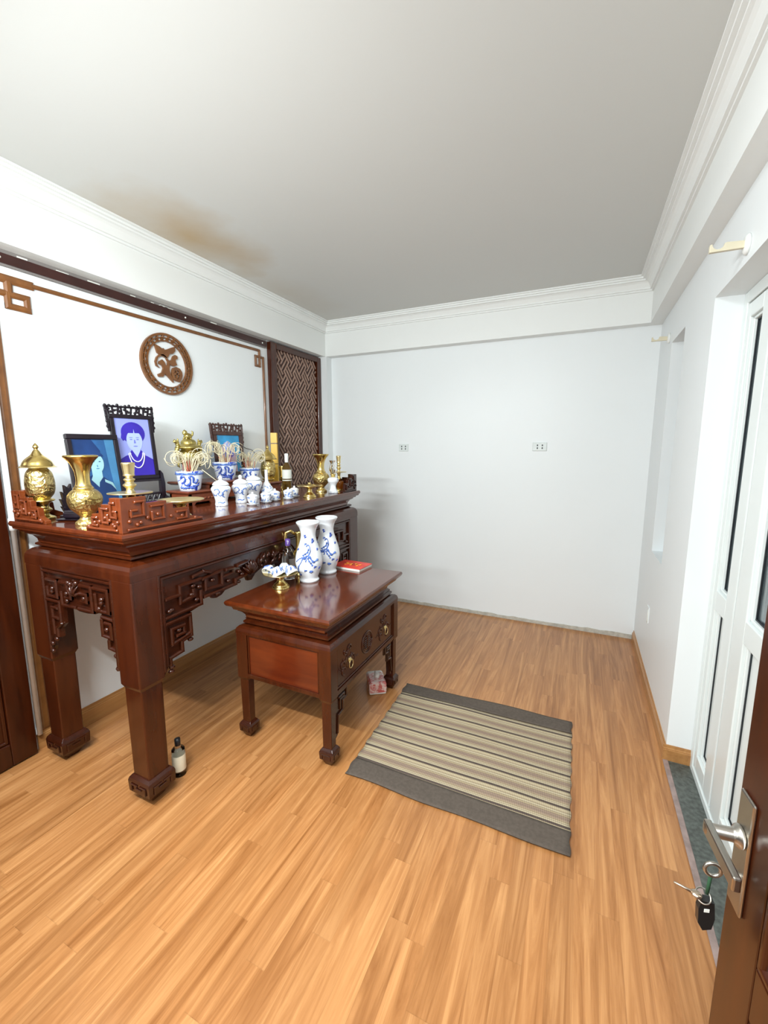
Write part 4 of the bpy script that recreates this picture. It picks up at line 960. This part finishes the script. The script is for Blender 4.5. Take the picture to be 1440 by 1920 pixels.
# frame 3 small
t = carved_frame((-2.43, 2.47, ZT+.130), 'small brown carved frame with a blue and pink picture behind the middle incense bowl', .265, .335, .030, 'frame_brown', 5, -.10, False)
Wd, Hh = .265, .335
m = MB(); m.box(-.008, -Wd/2+.012, .012, .002, Wd/2-.012, Hh-.012, 0)
blob(m, [(-.08, .03), (-.08, .19), (-.04, .25), (.01, .255), (.045, .22), (.06, .15), (.06, .03)], 1, .0032)
blob(m, ell(-.01, .225, .030, .038), 2, .0036); blob(m, ell(-.01, .165, .05, .03), 3, .0035)
m.build('photograph', ['photo_sky', 'photo_pink', 'photo_lilac_light', 'photo_lilac_mid'], t)

# ------------------------------------------------------------------ on the small table
ZS = .8052
def big_vase(loc, label, ang):
    t = vessel('porcelain_vase', loc, label, 'vase', 'pair of blue and white porcelain vases')
    pts = smoothprof([(.056,0),(.060,.010),(.054,.024),(.062,.050),(.076,.090),(.081,.125),(.074,.170),(.058,.220),(.046,.262),(.044,.290),(.052,.325),(.068,.352),(.070,.360)], 5)
    m = MB(); m.lathe(pts, seg=40, cap=True)
    m.lathe(smoothprof([(.070,.360),(.064,.3605),(.048,.325),(.040,.290),(.042,.262),(.052,.220)], 4), seg=40)
    def R_(z):
        for (r0, z0), (r1, z1) in zip(pts[:-1], pts[1:]):
            if z0 <= z <= z1+1e-9: return r0+(r1-r0)*(z-z0)/max(1e-6, z1-z0)
        return .05
    def line(d, th, n=26, mi=1):
        P_ = []
        for i in range(n):
            f = i*(len(d)-1)/(n-1); k = min(int(f), len(d)-2); u = f-k; q = d[k][0]*(1-u)+d[k+1][0]*u; z = d[k][1]*(1-u)+d[k+1][1]*u
            r = R_(z)-th*.25; P_.append((r*cos(ang+q), r*sin(ang+q), z))
        m.tube(P_, [th*(.8+.25*sin(i*.9)) for i in range(n)], 6, mi)
    line([(-1.1,.06),(-.9,.10),(-.6,.13),(-.45,.16),(-.2,.165),(0,.175),(.15,.20),(.1,.225),(-.1,.232),(-.25,.22)], .0056)
    line([(-.4,.15),(-.15,.17),(.05,.165),(.2,.145),(.35,.13),(.55,.14),(.75,.145)], .0080)
    line([(-.1,.16),(.0,.14),(.15,.125),(.25,.11)], .0066); line([(-.5,.17),(-.3,.18),(-.1,.19),(0,.21)], .0066)
    line([(-.35,.165),(-.2,.15),(-.25,.135)], .006); line([(-1.1,.13),(-.8,.15),(-.5,.16)], .0045)
    for q, z in ((.1,.075),(.2,.07),(-.3,.08),(.45,.10),(-.5,.285),(-.4,.275),(.5,.26),(.6,.25),(.45,.245),(-.35,.235),(-1.2,.20),(.9,.09),(-.9,.05),(.9,.2)):
        line([(q-.06, z-.006), (q, z+.008), (q+.08, z-.004), (q+.12, z+.006)], .0052, 8, 1 if abs(q) < .4 else 2)
    m.build('body', ['porcelain_plain', 'cobalt_mid', 'cobalt'], t)
big_vase((-1.455, 2.065, ZS), 'nearer of the two tall blue and white porcelain vases on the small table', -.95)
big_vase((-1.450, 2.262, ZS), 'farther of the two tall blue and white porcelain vases on the small table', -1.0)
t = pedestal_plate((-1.525, 1.882, ZS), 'small brass pedestal dish loaded with teacups on the offering table', .95)
def cup(loc, rot, label):
    m = MB(); m.lathe(smoothprof([(.016,0),(.018,.003),(.027,.016),(.032,.034),(.034,.046),(.031,.046),(.028,.03),(.022,.014),(.001,.006)], 4), seg=24, cap=True)
    for k in range(7):
        a = 2*pi*k/7; m.tube([((.024+.009*q)*cos(a+.35*q), (.024+.009*q)*sin(a+.35*q), .010+.024*q) for q in (0, .5, 1)], [.002, .0062, .002], 6, 1)
    m.lathe([(.0345,.044),(.0352,.046),(.034,.0475),(.031,.046)], seg=24)
    o = m.build('teacup', ['porcelain_plain', 'cobalt_mid'], None); o.location = loc; o.rotation_euler = rot
    tag(o, label, 'teacup', 'loose teacups piled on the small brass dish')
zc_ = ZS+.082
cup((-1.577, 1.868, zc_+.040), (radians(125), radians(20), .3), 'leftmost upturned teacup on the loaded brass dish')
cup((-1.535, 1.850, zc_+.046), (radians(160), radians(-15), 1.2), 'front upturned teacup on the loaded brass dish, tipped sideways')
cup((-1.480, 1.905, zc_+.042), (radians(150), radians(25), 2.0), 'right hand upturned teacup on the loaded brass dish')
cup((-1.530, 1.925, zc_+.052), (radians(180), 0, .6), 'rear upturned teacup on the loaded brass dish, standing highest')
t = vessel('glass_bottle', (-1.600, 2.055, ZS), 'clear glass bottle with purple cap on the small table', 'bottle')
MB().lathe(smoothprof([(.036,0),(.040,.008),(.040,.120),(.034,.155),(.019,.185),(.014,.205),(.014,.232)], 4), seg=28, cap=True).build('glass', 'clear_glass', t)
m = MB(); m.lathe([(.0155,.205),(.016,.207),(.016,.246),(.001,.248)], seg=20)
a0 = atan2(-2.055, 1.6)
for p_ in (((-.35, .236), (.25, .236)), ((.25, .236), (-.1, .214))):
    m.tube([(.0160*cos(a0+p_[0][0]+(p_[1][0]-p_[0][0])*q), .0160*sin(a0+p_[0][0]+(p_[1][0]-p_[0][0])*q), p_[0][1]+(p_[1][1]-p_[0][1])*q) for q in (0, .5, 1)], .0013, 5, 1)
m.build('cap', ['cap_purple', 'label_white'], t)
t = vessel('brass_ewer', (-1.578, 2.133, ZS), 'tall brass ewer with curved handle between the glass bottle and the nearer porcelain vase', 'ewer')
MB().lathe(smoothprof([(.034,0),(.032,.012),(.018,.03),(.016,.05),(.032,.085),(.036,.12),(.028,.155),(.016,.18),(.015,.23),(.022,.265),(.024,.275),(.019,.275)], 4), seg=26, cap=False).build('body', 'brass', t)
m = MB(); m.tube([(-.018, -.010, .262), (-.038, -.025, .285), (-.062, -.040, .275), (-.068, -.045, .235), (-.055, -.036, .19), (-.035, -.024, .14), (-.028, -.018, .115)], [.008, .011, .012, .011, .010, .008, .006], 10); m.build('handle', 'brass', t)
# red booklet
t = thing('red_booklet', (-1.365, 2.435, ZS), 'red paper booklet with yellow print lying by the far porcelain vase', 'booklet', rot=radians(-94))
m = MB(); m.box(-.078, -.108, 0, .078, .108, .014, 0); m.build('pages', 'page_white', t)
m = MB(); m.box(-.080, -.110, .014, .080, .110, .0175, 0)
for k, (x_, y_) in enumerate(((-.02,-.06),(0,-.04),(.02,-.05),(-.01,-.02),(.015,-.01),(-.02,.01),(.01,.035),(-.015,.045))): m.tube([(x_, y_, .0195), (x_+.012, y_+.012, .0195), (x_-.006, y_+.02, .0195)], .0022, 5, 1)
m.tube([(.028*cos(2*pi*i/16)*.6, .02+.028*sin(2*pi*i/16)*.6, .0195) for i in range(16)], .0016, 5, 2, closed=True)
m.build('cover', ['red_paper', 'yellow_print', 'frame_brown'], t)

# ------------------------------------------------------------------ floor items
t = vessel('spirit_bottle', (-1.715, 1.290, 0), 'small clear bottle with black cap and cream label on the floor beside the altar leg', 'bottle')
MB().lathe(smoothprof([(.028,0),(.031,.006),(.031,.120),(.028,.138),(.016,.152),(.012,.165)], 4), seg=26, cap=True).build('glass', 'clear_glass', t)
MB().lathe([(.0313,.030),(.0317,.032),(.0317,.108),(.0313,.110)], seg=26).build('label', 'label_cream', t)
MB().lathe([(.0125,.160),(.0135,.162),(.0135,.190),(.001,.193)], seg=20).build('cap', 'cap_black', t)
# tissue box
t = thing('tissue_box', (-1.163, 2.385, 0), 'pink and white flowered tissue packet on the floor behind the small table leg', 'tissue box', rot=radians(35))
MB().rect(-.055, -.085, .055, .085, [(-.004, 0), (0, .006), (0, .070), (-.008, .080), (-.02, .083)]).build('box', 'tissue_white', t, bevel=.006)
m = MB(); m.box(-.057, -.0865, .012, .057, .055, .078); m.box(-.050, -.08, .06, .050, .05, .0848); m.build('flower_print', 'tissue_pink', t, bevel=.006)
m = MB(); m.tube([(0, -.02, .082), (.006, -.01, .100), (-.004, .01, .112)], [.018, .022, .008], 8); m.build('tissue', 'tissue_white', t)
# striped mat
t = thing('floor_mat', (-.468, 2.072, 0), 'striped woven floor mat with dark brown end bands beside the small table', 'mat')
def quad_grid(u0, u1, v0, v1, nx, ny, hz):
    c = [(-.966, 1.629), (.056, 1.621), (.045, 2.527), (-.989, 2.512)]   # corners as lying
    def B_(u, v): return tuple((c[0][k]*(1-u)*(1-v)+c[1][k]*u*(1-v)+c[2][k]*u*v+c[3][k]*(1-u)*v) for k in (0, 1))
    m = MB(); vs, fs = [], []
    for j in range(ny+1):
        for i in range(nx+1):
            u = u0+(u1-u0)*i/nx; v = v0+(v1-v0)*j/ny; x, y = B_(u, v)
            wob = .0022*sin(u*9+v*5)+.0015*sin(v*23+u*3); ed = .0035*sin(v*60)*(1 if i in (0, nx) else 0)
            vs.append((x+.468+ed, y-2.072+(.004*sin(u*13)*(1-v) if j == 0 else 0), hz+max(0, wob)+(.010*max(0, sin(u*6.0-2.2))*(v-.93)/.07 if v > .93 else 0)))
    for j in range(ny):
        for i in range(nx):
            a = j*(nx+1)+i; fs.append((a, a+1, a+nx+2, a+nx+1))
    m.add(vs, fs, 0, True); return m
for nm, v0, v1, mt, n in (('end_band', 0, .135, 'mat_brown', 8), ('woven_field', .135, .885, 'mat_stripes', 40), ('end_band', .885, 1, 'mat_brown', 10)):
    o = quad_grid(0, 1, v0, v1, 40, n, .005).build(nm, mt, t)
    sd = o.modifiers.new('thickness', 'SOLIDIFY'); sd.thickness = .004; sd.offset = -1

# ------------------------------------------------------------------ open wooden door at the right
DE = Vector((.283, .845, 0)); DH = Vector((.392, -.03, 0)); dv = (DE-DH); LW = dv.length; dv.normalize()
nrm = Vector((-dv.y, dv.x, 0))                             # towards the room (left)
if nrm.x > 0: nrm = -nrm
t = thing('wooden_door', (DH.x, DH.y, 0), 'dark reddish wooden door standing open at the right edge with steel lever', 'door')
t.rotation_euler = (0, 0, atan2(dv.y, dv.x))               # local x along leaf, local -y/+y thickness
sgn = 1 if (Matrix.Rotation(atan2(dv.y, dv.x), 3, 'Z') @ Vector((0, 1, 0))).dot(nrm) > 0 else -1
def Dp(u, v, d): return (u, sgn*d, v)                      # d towards the room side
m = MB(); z0, z1 = .008, 2.08; sw_ = .105; th = -.038
for a in ((0, sw_, z0, z1), (LW-sw_, LW, z0, z1), (sw_, LW-sw_, z0, .20), (sw_, LW-sw_, .70, .80), (sw_, LW-sw_, z1-.13, z1)):
    m.box(a[0], 0, a[2], a[1], sgn*th, a[3])
m.build('frame', 'dark_door_wood', t, bevel=.003)
for a0_, a1_ in ((.20, .70), (.80, z1-.13)):
    m = MB(); m.box(sw_, sgn*-.012, a0_, LW-sw_, sgn*-.028, a1_)
    m.box(sw_+.05, sgn*-.006, a0_+.05, LW-sw_-.05, sgn*-.014, a1_-.05)
    Pq = lambda u, v, d: Dp(u, v, d-.012)
    for p in ([(sw_+.01, a0_+.01), (LW-sw_-.01, a0_+.01), (LW-sw_-.01, a1_-.01), (sw_+.01, a1_-.01), (sw_+.01, a0_+.01)],): m.path(Pq, p, .018, .014)
    m.build('panel', 'dark_door_wood', t, bevel=.002)
hc = LW-.034
m = MB(); m.box(hc-.022, 0, .825, hc+.022, sgn*.006, 1.035); pl_ = m.build('lock_plate', 'steel', t, bevel=.004)
m = MB(); m.lathe([(.001, 0), (.019, 0), (.019, .006), (.011, .012), (.0105, .052), (.001, .053)], seg=20)
m.v = [(hc+a, sgn*(.006+c_), .960+b_) for a, b_, c_ in m.v]
m.box(hc+.010, sgn*.046, .948, hc-.100, sgn*.058, .972)
m.build('door_handle', 'steel', t, bevel=.004)
m = MB(); m.lathe([(.001, .006), (.009, .006), (.009, .011), (.001, .012)], seg=16); m.v = [(hc+a, sgn*c_, .885+b_) for a, b_, c_ in m.v]; m.build('lock_cylinder', 'steel', t)
# latch on the door edge
MB().box(LW-.0005, sgn*-.030, .86, LW+.0015, sgn*-.008, 1.06).build('latch_plate', 'steel', t)
# key bunch hanging from the lock
kb = thing('key_bunch', (0, 0, 0), 'keys on a ring with black car fob hanging from the wooden door lock', 'keys')
Rz = Matrix.Rotation(atan2(dv.y, dv.x), 3, 'Z')
kp = Rz @ Vector(Dp(hc, .885, .012)) + Vector((DH.x, DH.y, 0)); kb.location = kp
nx_ = nrm
def K(a, b_, c_=0): return tuple(nx_*a+Vector((0, 0, b_))+dv*c_)  # a towards room, b up, c along leaf
m = MB(); m.tube([K(0, 0), K(.016, 0)], .003, 8)
m.tube([K(.027+.012*cos(2*pi*i/16), .012*sin(2*pi*i/16)) for i in range(16)], .0032, 8, closed=True); m.build('inserted_key', 'steel', kb)
m = MB(); m.tube([K(.029, -.010), K(.030, -.03), K(.031, -.050)], .0028, 6); m.build('cord', 'cord_green', kb)
m = MB(); m.tube([K(.036+.011*cos(2*pi*i/18), -.056+.006*sin(2*pi*i/18), .010*sin(2*pi*i/18)) for i in range(18)], .0013, 6, closed=True); m.build('key_ring', 'steel', kb)
kk = MB(); a_, b_ = Vector(K(.046, -.056, .0)), Vector(K(.078, -.052, .008)); kk.tube([a_, b_], [.0028, .0020], 6); kk.ball(tuple(a_), .009, 0, 1, 1, .5, 10); kk.build('loose_key', 'key_metal', kb)
m = MB()
fo = [(-.012, -.062), (.012, -.062), (.016, -.085), (.014, -.118), (.004, -.134), (-.012, -.126), (-.016, -.10)]
m.prism(fo, lambda u, v, d: K(.030+u*.8, -.060+(v+.062)*.82, d), -.006, .007, 0); m.prism([(-.004, -.078), (.006, -.080), (.006, -.088), (-.004, -.086)], lambda u, v, d: K(.030+u*.8, -.060+(v+.062)*.82, -d), .006, .0068, 1)
m.build('car_fob', ['fob_black', 'label_white'], kb, bevel=.003)
